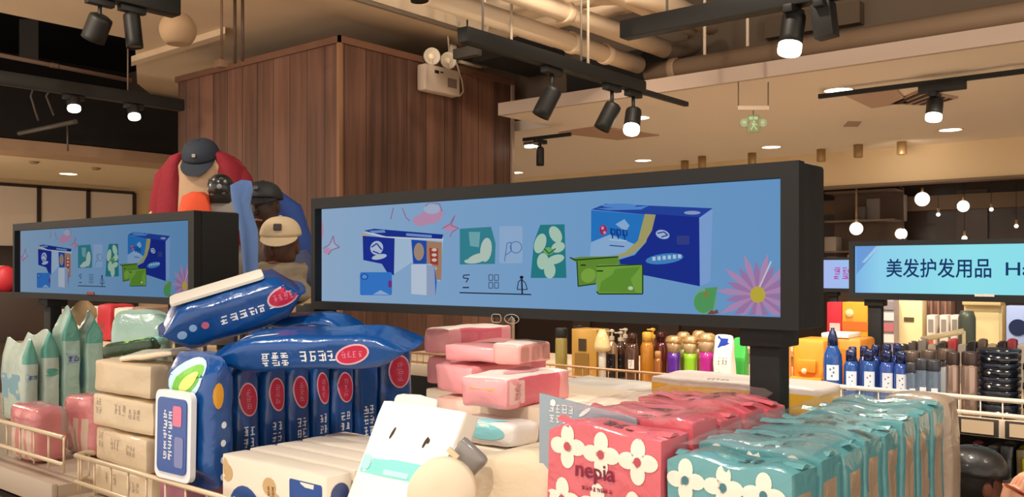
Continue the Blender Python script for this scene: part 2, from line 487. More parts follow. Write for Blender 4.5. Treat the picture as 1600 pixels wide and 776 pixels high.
# ================================================================== CEILING FITTINGS
LENS = em('fff3dc', 9.0)
DISC = em('fff0d6', 7.0)
def spot(name, label, base, d, up=0.14, lit=False, r=0.05, L=0.17, group='black track spotlights', watt=0, size=50, square=False):
    """base = underside of the track, d = where the head points"""
    base = V(base); t = thing(name, label, 'spotlight', base, group=group)
    M().box((0, 0, -0.018), (0.045, 0.15, 0.036), BLACKM, bevel=.005).build('adapter', t)
    M().tube([(0, 0, -0.03), (0, 0, -up)], 0.011, BLACKM).build('stem', t)
    d = V(d).normalized(); piv = V((0, 0, -up)); T = frame(piv - d * 0.03, d)
    if square: M().box((0, 0, L / 2), (r * 1.7, r * 1.7, L), BLACKM, T=T, bevel=.004).build('lamp_head', t)
    else:
        k = .74 if lit else 1.0
        M().lathe([(r * .6, -.005), (r * .95, .006), (r, .02), (r, L * k * .8), (r * .99, L * k), (r * .88, L * k), (r * .8, L * k - .02)], BLACKM, T, 24).build('lamp_head', t)
    if lit:
        M().lathe([(r * .84, L * .7), (r * .97, L * .74), (r * 1.0, L * .9), (r * .93, L * .97), (r * .6, L), (.002, L + .004)], LENS, None, 24).build('lens', t, mtx=T)
        if watt: spot_light(base + piv + d * (L + .01), base + piv + d * 3, watt, size)
    else:
        M().lathe([(r * .5, L - .02), (r * .86, L - .006)], mat('26221e', .3), T, 20).build('lens', t)
    return t
# long track with three spots in front of the fascia
TX, TZ = -2.95, 2.70
t = thing('light_track', 'long black ceiling track carrying three spots, ending in a thin bar', 'light track', (TX, 3.2, TZ))
M().span((-.035, 0, 0), (.035, 1.66, .075), BLACKM, .006).build('trunking', t)
M().span((-.015, 1.6, .0), (.015, 2.24, .03), BLACKM).build('rail', t)
M().tube([(0, 0.15, .07), (0, .15, .9)], .006, mat('8a8075', .4)).tube([(0, 1.0, .07), (0, 1.0, 1.4)], .006, mat('8a8075', .4)).build('hanger', t)
spot('track_spotlight', 'unlit black spot nearest the start of the long three-spot track', (TX, 3.92, TZ), (-0.40, -.30, -1))
spot('track_spotlight', 'unlit black spot tilted beside the glowing one on the long track', (TX, 4.52, TZ), (-.42, -.30, -1))
spot('track_spotlight', 'glowing spot at the end of the long three-spot track', (TX, 4.76, TZ), (.15, -.45, -1), lit=True, watt=40)
# deep trunking over the pipes
t = thing('light_track', 'deep black trunking crossing under the beige pipes', 'light track', (-2.45, 3.86, 2.76))
M().span((0, -.04, 0), (2.9, .04, .09), BLACKM, .006).build('trunking', t)
M().tube([(.25, 0, .08), (.25, 0, 1.2)], .006, mat('8a8075', .4)).build('hanger', t)
b = P(1240, 22, Y=3.86)
spot('track_spotlight', 'large glowing spot under the deep trunking', (b.x, 3.86, 2.76), (-.05, -.22, -1), up=.06, lit=True, watt=60, size=70, r=.052, L=.19)
b = P(1287, 15, Y=3.86)
spot('track_spotlight', 'boxy unlit spot behind the large glowing one on the deep trunking', (b.x, 3.86, 2.76), (0.1, .05, -1), up=.04, square=True, L=.15)
# slim track over the right-hand aisle
t = thing('light_track', 'slim black track below the white cassette vent', 'light track', (-2.33, 6.2, 2.79))
M().span((0, -.015, 0), (3.3, .015, .03), BLACKM).build('rail', t)
b = P(1472, 150, Y=6.2); M().span((b.x - (-2.33) - .14, -.03, -.05), (b.x + 2.33 + .14, .03, .012), BLACKM, .004).build('driver_box', t)
b = P(1461, 150, Y=6.2)
spot('track_spotlight', 'glowing spot on the slim track below the cassette vent', (b.x, 6.2, 2.74), (-.03, -.25, -1), up=.07, lit=True, r=.05, L=.15, watt=40)
# short track by the column corner
t = thing('light_track', 'short black track low beside the wooden column', 'light track', (-5.0, 6.25, 2.74))
M().span((-.02, -.012, 0), (.5, .012, .03), BLACKM).build('rail', t)
spot('track_spotlight', 'small black cylinder spot hanging from the short track by the column', (-4.83, 6.25, 2.74), (0, 0, -1), up=.1, r=.035, L=.16)
tt = thing('ceiling_light', 'small glowing box lamp on the short track by the column', 'light', (-4.93, 6.25, 2.71))
M().box((0, 0, 0), (.13, .07, .035), mat('4a4038'), bevel=.006).build('housing', tt); M().box((0, -.005, -.018), (.11, .062, .03), LENS, bevel=.01).build('diffuser', tt)
# spot just showing at the top edge, with the sliver of a lit one
b = P(653, -25, D=4.6)
t = thing('light_track', 'black track end at the top edge above the walnut column', 'light track', (b.x, b.y, b.z + .2))
M().span((-.03, -.9, 0), (.03, .25, .06), BLACKM, .005).build('trunking', t)
spot('track_spotlight', 'black spot cut off at the top edge above the walnut column', (b.x, b.y, b.z + .2), (.06, .04, -1), up=.16, r=.047, L=.16)
# tracks over the dim side
b = P(213, 12, X=-4.8)
t = thing('light_track', 'thick black trunking at the top edge beside the cream globe', 'light track', (-4.8, 2.25, b.z))
M().span((-.05, 0, 0), (.05, .52, .13), BLACKM, .008).build('trunking', t); M().tube([(0, .3, .1), (0, .3, .6)], .008, BLACKM).build('hanger', t)
M().tube([(-.03, .02, .08), (-.2, -.1, .09), (-.45, -.25, .05)], .008, mat('b09878', .5)).build('cable', t)
spot('track_spotlight', 'black spot hanging from the thick trunking beside the cream globe', (-4.8, 2.50, b.z), (.1, .06, -1), up=.07, r=.045, L=.19)
spot('track_spotlight', 'dark blunt spot half hidden behind the spot by the cream globe', (-4.8, 2.32, b.z), (-.5, -.1, -.8), up=.12, r=.062, L=.14)
t = thing('light_track', 'black trunking with two glowing spots in the dark ceiling', 'light track', (-6.59, 1.9, 2.86))
M().span((-.04, 0, 0), (.04, 1.95, .09), BLACKM, .006).build('trunking', t)
M().tube([(0, 1.5, .08), (0, 1.5, .55)], .006, mat('6a5a4c', .5)).build('hanger', t)
for i, py in enumerate((115, 209)):
    y = P(py, 180, X=-6.59).y
    spot('track_spotlight', ['glowing spot farther from the cream globe in the dark ceiling', 'glowing spot nearer the trunking end in the dark ceiling'][i], (-6.59, y, 2.86), (.35, -.1, -1), up=.04, lit=True, r=.045, L=.11, watt=10)
def pipe(name, label, pts, r, m, cat='pipe', group=None, collar=None):
    t = thing(name, label, cat, pts[0], group=group); o = V(pts[0])
    M().tube([V(p) - o for p in pts], r, m, 16).build('pipe_run', t)
    for k in (collar or ()):
        p = V(pts[0]).lerp(V(pts[-1]), k) - o; d = (V(pts[-1]) - V(pts[0])).normalized()
        M().lathe([(r * 1.12, -.03), (r * 1.18, -.02), (r * 1.18, .02), (r * 1.12, .03)], m, frame(p, d), 16).build('collar', t)
    return t
pipe('ceiling_pipe', 'thin brown pipe crossing the dark ceiling above the glowing spots', [P(-40, 78, D=6.4), P(205, 126, D=7.2)], .016, mat('5a4438', .6), collar=(.48,))
pipe('ceiling_pipe', 'dull grey pipe low in the dark ceiling', [P(30, 208, D=8.2), P(118, 190, D=7.6)], .02, mat('4a423a', .6))
t = thing('cable_tray', 'thin bent rods of a black tray hung in the dark ceiling', 'cable tray', P(60, 150, D=7.8))
o = P(60, 150, D=7.8); RD = mat('4d463f', .5)
for a in ([(20, 121), (85, 126), (108, 140)], [(56, 127), (48, 150), (60, 188)], [(86, 130), (72, 150), (84, 180)], [(118, 144), (142, 146)]):
    M().tube([P(x, y, D=7.8) - o for x, y in a], .009, RD).build('rod', t)
pipe('ceiling_rod', 'thin hanging rod dropping to the curved soffit', [P(105, 195, D=8.3), P(106, 236, D=8.3)], .008, mat('5a4e44', .5), 'rod')
m = M(); m.hexa([P(30, 30, D=8.5), P(60, 30, D=8.5), P(60, 95, D=8.5), P(30, 95, D=8.5)] + [P(x, y, D=8.9) for x, y in ((30, 30), (60, 30), (60, 95), (30, 95))], mat('272220', .8))
m.build('air_duct', label='black air duct in the dark ceiling void', cat='duct')
# globe and rods by the column
c = P(278, 47, D=5.6)
t = thing('globe_lamp', 'cream unlit globe lamp under the ceiling', 'lamp', c)
M().loft([(0, 0, z * .112, max(.002, .112 * math.sqrt(max(0, 1 - z * z))), max(.002, .112 * math.sqrt(max(0, 1 - z * z)))) for z in (-.8, -.65, -.45, -.2, 0, .2, .45, .65, .8, .92, 1)], mat('9c8062', .7), 24).build('lamp_shade', t)
M().tube([(0, 0, .11), (0, 0, CE - c.z)], .012, mat('a08868', .5)).build('stem', t)
a = P(345, 100, D=5.9)
t = thing('junction_box', 'brown junction box on a rod at the top edge of the column', 'junction box', a)
M().box((0, 0, 0), (.08, .06, .05), mat('7a5a44', .6), bevel=.005).build('housing', t); M().tube([(.01, 0, .02), (.01, 0, CE - a.z)], .009, mat('6a4c3a', .5)).build('conduit', t)
for i, px in enumerate((367, 379)):
    a = P(px, 99 - 4 * i, D=6.05)
    pipe('conduit_pipe', ['thin dark conduit beside the junction box rod', 'thin dark conduit nearest the column corner'][i], [a, (a.x, a.y, CE)], .011, mat('4a3428', .5), 'conduit')
# beige pipework
PIPE = mat('dcc4a6', .6)
pipe('ceiling_pipe', 'beige pipe running lowest of the slanting bundle', [(-3.5, 3.5, 3.11), (-3.5, 5.72, 3.11)], .062, PIPE, collar=(.62, .8))
pipe('ceiling_pipe', 'beige pipe in the middle of the slanting bundle', [(-3.3, 3.3, 3.2), (-3.3, 5.75, 3.2)], .062, PIPE, collar=(.5,))
pipe('ceiling_pipe', 'thin beige pipe on top of the slanting bundle', [(-3.1, 3.3, 3.32), (-3.1, 5.8, 3.32)], .045, PIPE)
pipe('ceiling_pipe', 'fat beige elbow pipe turning above the slanting bundle', [(-4.1, 4.75, 3.36), (-3.4, 4.75, 3.36), (-3.2, 4.78, 3.36), (-3.05, 4.9, 3.36), (-3.0, 5.1, 3.36), (-3.0, 5.9, 3.36)], .075, PIPE)
pipe('ceiling_pipe', 'beige cross pipe at the top edge beside the hanging rods', [P(742, 14, Y=4.5), P(915, -14, Y=4.5)], .055, PIPE)
pipe('ceiling_pipe', 'second beige cross pipe just behind the top edge one', [P(770, 52, Y=5.2), P(985, 6, Y=5.2)], .06, mat('cdb294', .6))
pipe('ceiling_pipe', 'thick pipe running along the top of the fascia', [(-3.5, 5.85, 3.07), (4, 5.85, 3.07)], .07, mat('8d745d', .6), collar=(.03,))
pipe('ceiling_pipe', 'grey elbow pipe in the shadow under the deep trunking', [P(1000, 62, D=6.9), P(1050, 80, D=6.9), P(1085, 72, D=7.1), P(1100, 20, D=7.2)], .07, mat('6d5c4c', .6))
for i, (px, y0, y1) in enumerate(((1101, 45, 85), (1168, 30, 72), (799, 52, 78), (757, 0, 68), (919, 84, 113), (716, -20, 40))):
    lab = ['white hanger rod under the deep trunking near the grey elbow', 'white hanger rod farther along the deep trunking', 'short pale rod hanging clear of the column', 'white hanger rod at the start of the long track', 'pale hook rod hanging above the long track', 'thin white rod at the top edge above the emergency lamp'][i]
    pipe('hanger_rod', lab, [P(px, y1, D=5.4), V((P(px, y1, D=5.4).x, P(px, y1, D=5.4).y, 4.4))], .009, mat('c8b8a4', .5), 'rod')
m = M(); m.span((-5.0, 5.55, 3.32), (-4.6, 6.3, 3.49), mat('241f1c', .8)); m.build('air_duct', label='dark box for the dark area behind the start of the long track', cat='duct')  # dark box put in for the dark band by the column top
a = P(730, 82, D=6.2)
M().box((0, 0, 0), (.22, .06, .07), mat('3a332d', .7), bevel=.004).tube([(0, 0, .03), (0, 0, 4.41 - a.z)], .006, BLACKM).build('junction_box', loc=a, label='dark flat box in front of the larger dark box above the emergency lamp', cat='junction box')
# emergency lamp on the column
ey0, ey1 = P(650, 125, X=-5.1).y, P(705, 125, X=-5.1).y
ez0, ez1 = P(677, 148, X=-5.1).z, P(677, 107, X=-5.1).z
t = thing('emergency_lamp', 'white emergency light box with two round lamps on the wooden column', 'emergency light', (-5.075, (ey0 + ey1) / 2, ez0))
hw, hh = (ey1 - ey0) / 2, ez1 - ez0; WH = mat('cdb9a6', .45)
M().span((-.02, -hw, 0), (.08, hw, hh), WH, .02).build('housing', t)
M().span((.075, hw * .25, hh * .28), (.086, hw * .75, hh * .62), mat('7d6b5e', .4)).build('sticker', t)
m = M(); m.box((.083, -hw * .38, hh * .75), (.008, .045, .025), mat('1a1512'), bevel=.003); m.box((.083, -hw * .1, hh * .77), (.008, .03, .012), mat('4a3c34')); m.build('indicator', t)
for s in (-.5, .42):
    T = frame((.05, hw * s, hh + .07), (1, -.5, -.12))
    lh = M().lathe([(.03, -.07), (.06, -.055), (.066, -.01), (.068, .015), (.063, .02), (.05, .003), (.02, -.02)], mat('d9cdbb', .25), T, 24).build('lamp_head', t)
    M().ball((0, 0, -.008), .028, mat('f5e9cf', .15), seg=14).build('bulb', lh, mtx=T)
    M().tube([(.05, hw * s, hh - .01), (.04, hw * s, hh + .05)], .015, WH).build('bracket', t)
m = M(); m.span((-.01, hw * .72, hh + .06), (.03, hw * 1.05, hh + .22), mat('bfae9b', .5), .006); m.build('socket', t)
M().tube([(.02, hw * .62, hh + .2), (.02, hw * .5, hh + .4), (.02, hw * .56, hh + .52), (.05, hw * .85, hh + .6)], .007, mat('d8cbb8', .5)).build('cable', t)
M().tube([(.03, hw * 1.0, hh + .08), (.03, hw * 1.35, hh * .7), (.03, hw * 1.42, hh * .3), (.03, hw * 1.2, .02), (.03, hw * .95, .03)], .007, mat('d8cbb8', .5)).build('cable', t)
pipe('conduit_pipe', 'white conduit crossing behind the emergency lamp socket', [P(717, 96, X=-5.06), P(752, 104, X=-5.06)], .014, mat('a8988a', .5), 'conduit')
# exit sign
c = P(1177, 193, D=6.0)
t = thing('exit_sign', 'small pale green exit sign hanging from the low ceiling', 'exit sign', c)
T = frame((0, 0, 0), -FW, RT)
SG = mat('8f9a70', .3); GL = em('d8e8a8', .75)
m = M(); m.box((0, 0, 0), (.085, .118, .012), SG, T=T, bevel=.004)
for s in (-1, 1): m.lathe([(.03, -.006), (.032, 0), (.03, .006)], SG, T @ Matrix.Translation((s * .062, .005, 0)), 16)
m.build('sign_plate', t)
m = M(); tr = None
for pl in (rect(-.03, .026, -.004, .046), rect(.002, .026, .028, .046), ell(.004, .012, .008, .008, 10), [(-.012, .004), (.012, .0), (.008, -.018), (-.008, -.016)], [(-.006, -.016), (.002, -.016), (-.014, -.045), (-.022, -.04)], [(0, -.016), (.008, -.018), (.026, -.04), (.018, -.046)], [(.01, .002), (.026, -.008), (.022, -.013), (.008, -.006)],
           ell(-.062, .008, .014, .01, 12), ell(.062, .006, .014, .008, 12), rect(.05, -.012, .076, -.007), rect(.05, .018, .076, .022)):
    m.poly([T @ V((x, y, .0075)) for x, y in pl], GL)
m.build('running_figure', t)
m = M(); z = P(1177, 170, D=6).z - c.z
m.box((0, 0, z + .006), (.21, .02, .03), mat('d5bfa8', .5), T=frame((0, 0, 0), (0, 0, 1), RT), bevel=.004); m.build('hanging_tray', t)
for s in (-.1, .1): M().tube([RT * s + V((0, 0, z)), RT * s + V((0, 0, CL - c.z))], .004, mat('6d5a4a')).build('hanger', t)
M().tube([(0, 0, .05), (0, 0, z)], .004, mat('6d5a4a')).build('stem', t)
# recessed downlights
def downlight(px, py, label, z=CL, r=.095):
    p = P(px, py, Z=z); t = thing('ceiling_light', label, 'ceiling light', p, group='round recessed downlights')
    M().lathe([(r * 1.0, .004), (r * 1.12, .004), (r * 1.12, -.006), (r * 1.0, -.008)], mat('e0cdb4', .5), None, 28, cap=False).build('ring', t)
    M().lathe([(r * 1.01, -.0015), (r * .9, -.006), (.01, -.008)], DISC, None, 28).build('diffuser', t)
    l = bpy.data.lights.new('lamp', 'SPOT'); l.energy = 170; l.spot_size = math.radians(120); l.spot_blend = .8; l.color = WARM; l.shadow_soft_size = .08
    o = bpy.data.objects.new('lamp', l); COL.objects.link(o); o.location = p - V((0, 0, .03))
for px, py, lab in ((1310, 140, 'round recessed downlight above the end of the slim track'), (1485, 202, 'round recessed downlight just below the slim track spot'), (1205, 229, 'round recessed downlight below the exit sign'),
                    (1005, 250, 'round recessed downlight just above the middle of the big screen'), (997, 183, 'round recessed downlight beside the glowing end spot of the long track'), (806, 269, 'round recessed downlight hugging the column edge above the big screen')):
    downlight(px, py, lab)
downlight(107, 271, 'round recessed downlight in the cream soffit above the white panels', 2.75, .1)
# vents and detectors
def plate(name, label, pts, z, m, cat, th=.012, slats=0):
    q = [P(x, y, Z=z) for x, y in pts]; c = sum(q, V()) / len(q)
    t = thing(name, label, cat, c)
    M().hexa([p - c - V((0, 0, th)) for p in q] + [p - c + V((0, 0, .0)) for p in q], m).build('cover', t)
    for k in range(slats):
        f0, f1 = (k + .25) / slats, (k + .7) / slats
        a, b = q[0].lerp(q[1], f0), q[0].lerp(q[1], f1); d, e = q[3].lerp(q[2], f0), q[3].lerp(q[2], f1)
        lo = [x.lerp(y, .12) - c - V((0, 0, th + .006)) for x, y in ((a, d), (b, e), (e, b), (d, a))]
        M().hexa(lo + [p + V((0, 0, .007)) for p in lo], mat('3a2e28', .6)).build('slat', t)
    return t
plate('ceiling_vent', 'flat white vent panel in the low ceiling behind the long track', [(872, 206), (935, 196), (1030, 210), (965, 217)], CL, mat('b08e78', .7), 'vent')
plate('ceiling_vent', 'white cassette vent panel above the slim track', [(1318, 146), (1400, 136), (1418, 158), (1362, 167)], CL, mat('b79c8c', .7), 'vent')
plate('ceiling_vent', 'slatted vent grille beside the cassette panel above the slim track', [(1392, 160), (1452, 163), (1497, 151), (1440, 138)], CL, mat('b09688', .7), 'vent', slats=5)
plate('smoke_detector', 'tiny square detector in the low ceiling below the slim track', [(1318, 196), (1340, 196), (1346, 189), (1325, 189)], CL, mat('a88e7c', .7), 'detector')
for px, py, lab in ((150, 262, 'small detector in the cream soffit nearer the column'), (53, 252, 'small detector in the cream soffit nearer the edge')):
    p = P(px, py, Z=2.75); M().lathe([(.05, 0), (.05, -.012), (.03, -.025)], mat('8a7458', .6)).build('smoke_detector', loc=p, label=lab, cat='detector')
# small surface cylinders along the cream bulkhead
for i, (px, py) in enumerate(((1070, 257), (1097, 250), (1175, 245), (1283, 239), (1341, 232), (1409, 227))):
    p = P(px, py - 6, Z=CL)
    M().lathe([(.04, -.13), (.045, -.12), (.045, 0)], mat('a8895f', .4, metal=.4)).build('cylinder_light', loc=p, label='little brass cylinder light, %s along the bulkhead from the column' % ORD[i], cat='light', group='brass cylinder lights')
# pendant globes of the far shop; those without brass rods are reflections built as globes
for i, (px, py, r, d) in enumerate(((1338, 357, 10, 9.9), (1355, 364, 8, 10.6), (1408, 365, 9, 10.2), (1441, 311, 11, 10.3), (1505, 322, 9, 10.7), (1466, 335, 3, 10.9), (1549, 327, 3, 10.9), (1588, 353, 3, 10.9), (1507, 372, 4, 10.9))):
    p = P(px, py, D=d) if i < 3 else P(px, py, Y=10.75 if i != 8 else 10.3); d = depth(p); rr = r * d / FPX
    lab = ['lit globe pendant on a brass rod', 'reflected globe tucked behind the brass rod one, built as a pendant', 'lit globe pendant on a second rod', 'largest and highest reflected globe, built as a pendant', 'reflected globe beyond the highest one, built as a pendant', 'tiny reflected light between the two high globes', 'tiny reflected light beyond the high globes', 'tiny reflected light at the far edge', 'tiny reflected light just above the cyan sign'][i]
    t = thing('pendant_lamp', lab, 'pendant lamp', p, group='globe pendants of the far shop')
    M().ball((0, 0, 0), rr, em('fff1de', 3.0), (1, 1, 1), 16).build('globe', t)
    top = 2.756 if p.y > 9.8 else 2.49
    m = M(); m.tube([(0, 0, rr * .9), (0, 0, rr + .05)], .014, mat('a8895f', .4)); m.tube([(0, 0, rr), (0, 0, top - p.z)], .012 if i in (0, 2) else .003, mat('8f7350', .4, metal=.5) if i in (0, 2) else BLACKM); m.build('stem', t)

# ================================================================== THE TISSUE GONDOLA
SHELF = mat('b8a794', .45)
SHELFD = mat('3a332e', .6)
WIRE = mat('d8c3a4', .35, metal=.3)
Z1, Z2, XB = 1.10, 1.07, -2.125          # two bays, the second a little lower
t = thing('gondola_shelf', 'long double-sided island shelf holding tissue and wipes packs', 'shelf', (0, 0, 0))
m = M(); m.span((-3.9, .93, Z1 - .03), (XB, 1.95, Z1), SHELF); m.span((-3.9, .915, Z1 - .05), (XB, .93, Z1 + .005), SHELF, .003); m.build('shelf_board', t)
m = M(); m.span((XB, .93, Z2 - .03), (-.34, 1.95, Z2), SHELF); m.span((XB, .915, Z2 - .05), (-.34, .93, Z2 + .005), SHELF, .003); m.build('shelf_board', t)
M().span((-3.9, .98, 0), (-.36, 1.9, Z2 - .1), SHELFD).build('body_panel', t)
M().span((-3.9, .935, Z2 - .12), (-.36, .96, Z2 - .05), mat('6e645a', .5)).build('ticket_rail', t)
for i in range(16):
    x = -3.75 + i * .2
    m = M(); m.box((x, .928, Z2 - .09), (.085, .01, .06), SHELFD, bevel=.003); m.box((x, .9215, Z2 - .09), (.068, .004, .045), mat('cdb79c', .5)); m.build('price_ticket', t)
def basket(name, label, x0, x1, y, zb, zt, ends, step, m0=WIRE, r=.0055, back=.04, cat='basket rail'):
    t = thing(name, label, cat, (0, 0, 0))
    top = [(x0, y, zt), (x1, y, zt)]; bot = [(x0, y, zb), (x1, y, zb)]
    if ends: top = [(x0 + .02, y + back, zt), (x0, y + .03, zt), (x0 + .015, y, zt), (x1, y, zt)]; bot = [(x0 + .02, y + back, zb), (x0, y + .03, zb), (x0 + .015, y, zb), (x1, y, zb)]
    M().tube(top, r, m0).build('top_rail', t); M().tube(bot, r * .9, m0).build('bottom_rail', t)
    n = int((x1 - x0) / step)
    for k in range(n + 1):
        x = x0 + .03 + k * step
        if x < x1: M().tube([(x, y, zb - .019), (x, y, zt)], .0026, m0, 6).build('wire', t)
    if ends:
        for k in range(2): M().tube([(x0 + .003, y + .018 + k * .018, zb - .024), (x0 + .003, y + .018 + k * .018, zt)], .0026, m0, 6).build('wire', t)
    return t
basket('basket_rail', 'cream wire basket front along the pink packs and mint bags', -3.6, -2.13, .945, Z1 + .045, Z1 + .108, False, .08)
basket('basket_rail', 'cream wire basket front with a returned end, below the beige stack and blue wipes', -2.085, -1.25, .945, Z2 + .045, Z2 + .105, True, .075)

# ------------------------------------------------------------------ stretched screens
YD = 1.35
PX0 = P(490, 488, Y=YD)
def sp(px, py):
    p = P(px, py, Y=YD); return (p.x, p.z)
AD = []
def ad(h, *pl, k=1.0): AD.append((h, [list(p) for p in pl], k))
def pe(cx, cy, rx, ry, rot=0, n=16): return ell(cx, cy, rx, ry, n, rot)
# pink doodles
for p in (pe(672, 336, 18, 13, -.3), pe(655, 344, 13, 9), pe(494, 360, 9, 22), pe(508, 392, 6, 5), pe(700, 355, 10, 6)): ad('cf9fc4', p)
for p in (pe(672, 326, 13, 8), pe(517, 384, 6, 5)): ad('b9c6e4', p)
def stroke(h, w, *pts):
    for (x0, y0), (x1, y1) in zip(pts, pts[1:]):
        dx, dy = x1 - x0, y1 - y0; l = math.hypot(dx, dy) or 1; nx, ny = -dy / l * w, dx / l * w
        ad(h, [(x0 + nx, y0 + ny), (x1 + nx, y1 + ny), (x1 - nx, y1 - ny), (x0 - nx, y0 - ny)])
for a in ([(662, 322), (668, 316), (684, 318), (688, 330)], [(688, 357), (700, 350), (708, 336), (702, 352), (714, 356), (704, 362), (700, 370)], [(502, 388), (512, 382), (518, 368), (520, 380), (528, 386), (516, 390), (510, 398)], [(626, 325), (632, 340), (638, 345)], [(612, 324), (608, 342)]):
    stroke('a879a6', .8, *a)
# open tissue carton
ad('dfe6f2', [(563, 362), (600, 372), (690, 376), (690, 372), (600, 366)])
ad('1f3a9e', [(566, 360), (582, 357), (690, 366), (688, 373), (600, 369)])
ad('7fa3dd', [(574, 360), (598, 359), (600, 363), (580, 364)], [(632, 364), (672, 367), (672, 371), (632, 368)])
ad('c9b99e', [(562, 364), (574, 366), (564, 378)])
ad('2438a4', [(564, 368), (614, 372), (613, 430), (602, 425), (594, 412), (565, 406)])
ad('b7d3f0', [(614, 372), (690, 375), (684, 440), (640, 410), (613, 428)])
ad('c3d4ee', pe(586, 387, 10, 11, .3), pe(590, 401, 12, 4, -.2))
stroke('2438a4', 1, (578, 386), (586, 380), (594, 390)); stroke('2438a4', 1, (580, 392), (590, 396))
ad('2a57bd', [(640, 374), (666, 376), (664, 412), (643, 412)])
ad('b49a86', pe(652, 393, 8, 14))
ad('b98e72', [(664, 376), (688, 378), (687, 437), (676, 437), (672, 412), (664, 412)])
ad('b3483c', [(668, 387), (682, 388), (682, 414), (670, 412)])
for y in (390, 398, 406, 419): ad('ead9cf', pe(676, y, 4, 2.5))
ad('cfdff4', [(640, 413), (664, 413), (664, 461), (640, 459)]); ad('a3b6d8', [(664, 413), (678, 416), (677, 463), (664, 461)])
ad('3f6fd0', [(676, 413), (680, 440), (678, 463)], )
ad('3f86e0', rrect(560, 425, 610, 461, 3)); ad('2058b8', pe(567, 432, 6, 5)); ad('6aa2e8', pe(567, 432, 4, 3.4)); ad('7a3e9a', rrect(604, 438, 610, 449, 2)); ad('9cc2ee', [(580, 460), (592, 453), (606, 460)])
# teal packs
ad('3f93a4', [(716, 357), (765, 354), (772, 380), (771, 412), (716, 413)]); ad('7fbcc4', [(730, 362), (748, 362), (746, 386), (732, 384)])
ad('c9dfd4', pe(757, 390, 9, 19, .12), pe(745, 403, 18, 7, -.3), pe(733, 408, 10, 3.5))
ad('a3c4ec', rrect(778, 353, 814, 411, 3))
stroke('5f87c4', .7, (786, 408), (790, 380), (796, 378), (797, 392), (788, 398)); stroke('5f87c4', .7, *(pe(804, 386, 9, 9) + [(813, 386)]))
ad('2f8c96', [(842, 351), (880, 350), (883, 434), (827, 434), (832, 378)])
for a in ((866, 366, 9, 14, -.5), (842, 380, 9, 16, .3), (870, 386, 11, 8, -.4), (846, 408, 9, 13, .1), (866, 405, 14, 7, -.3), (857, 422, 9, 13, 0)): ad('bfe0cc', pe(*a[:4], a[4]))
ad('7fc06a', pe(855, 392, 8, 6)); stroke('2c6a5c', 1, (848, 388), (856, 396), (866, 388))
# legend row
stroke('1d2440', .9, (716, 457), (828, 460)); stroke('1d2440', 1.2, (813, 433), (814, 459)); ad('1d2440', pe(813, 433, 3, 2.5))
stroke('27304f', .7, (806, 452), (808, 440), (813, 436), (819, 442), (822, 452), (806, 452)); stroke('27304f', .8, (732, 429), (722, 430), (722, 434), (730, 435), (726, 441)); stroke('27304f', 1, (721, 449), (731, 449))
for x in (762, 771):
    for y in (429, 441): stroke('4a5a80', .6, (x, y), (x + 6, y), (x + 6, y + 9), (x, y + 9), (x, y))
# big blue pack
ad('8fb8f2', [(1090, 338), (1112, 326), (1108, 440), (1092, 447)])
ad('2d4fb4', [(922, 327), (945, 318), (1112, 325), (1091, 340), (1008, 335)]); ad('5f9ae8', pe(966, 321, 27, 3.5), [(930, 325), (975, 324), (1012, 321), (1000, 327), (950, 328)])
ad('9db2e0', pe(1080, 332, 13, 3))
ad('23379f', [(1020, 334), (1091, 339), (1092, 447), (1012, 431), (968, 424), (964, 406), (990, 398), (1008, 378)])
ad('2f86dc', [(922, 328), (1006, 335), (1004, 360), (995, 378), (980, 390), (962, 398), (922, 400)])
ad('9cc4f0', [(922, 378), (952, 366), (992, 382), (972, 396), (940, 401), (920, 400)], [(960, 350), (974, 342), (982, 352), (976, 362)])
ad('b9b377', [(1006, 334), (1023, 335), (1017, 360), (1004, 382), (985, 397), (965, 403), (946, 404), (975, 394), (995, 376)])
ad('b0336a', pe(941, 359, 6, 8)); ad('e3a9c8', pe(940, 356, 2.2, 2.8), pe(943, 363, 2.2, 2.4))
for k, x in enumerate((953, 962, 972)): stroke('1d4aa2', 1.1, (x, 358 + k), (x + 6, 358 + k), (x + 6, 366 + k), (x, 366 + k), (x, 356 + k), (x + 3, 372 + k))
stroke('c7dcf4', .8, (950, 374), (978, 376)); stroke('1d4aa2', .8, (951, 383), (974, 385))
ad('b6cdf2', pe(1034, 366, 11, 7, .25)); stroke('23379f', .9, (1026, 364), (1036, 362), (1042, 367), (1032, 370))
ad('3c4a98', rrect(1056, 368, 1076, 382, 2))
ad('4c95dc', pe(1037, 404, 30, 8, -.12)); ad('c8e0f6', *[rect(1018 + k * 8, 401 - k * .8, 1023 + k * 8, 407 - k * .8) for k in range(6)])
# green packs
ad('6f9e3c', [(890, 404), (905, 401), (964, 400), (968, 412), (932, 415), (930, 444), (901, 448), (900, 410)]); ad('8cbc4c', pe(918, 430, 12, 11, -.6))
stroke('1f3a1c', .9, (889, 402), (898, 406), (965, 401)); stroke('1f3a1c', .8, (900, 408), (902, 447), (930, 443))
ad('84b749', rrect(931, 413, 1003, 458, 5)); ad('6da33c', [(934, 456), (938, 440), (956, 428), (960, 420), (1000, 416), (984, 436), (992, 457)]); stroke('25451c', 1, (931, 455), (934, 459), (1003, 459), (1003, 414)); stroke('25451c', .8, (931, 416), (1000, 413))
ad('1d3316', rect(906, 413, 914, 415), rect(931, 422, 941, 424)); ad('d6e8c4', pe(984, 450, 4, 3))
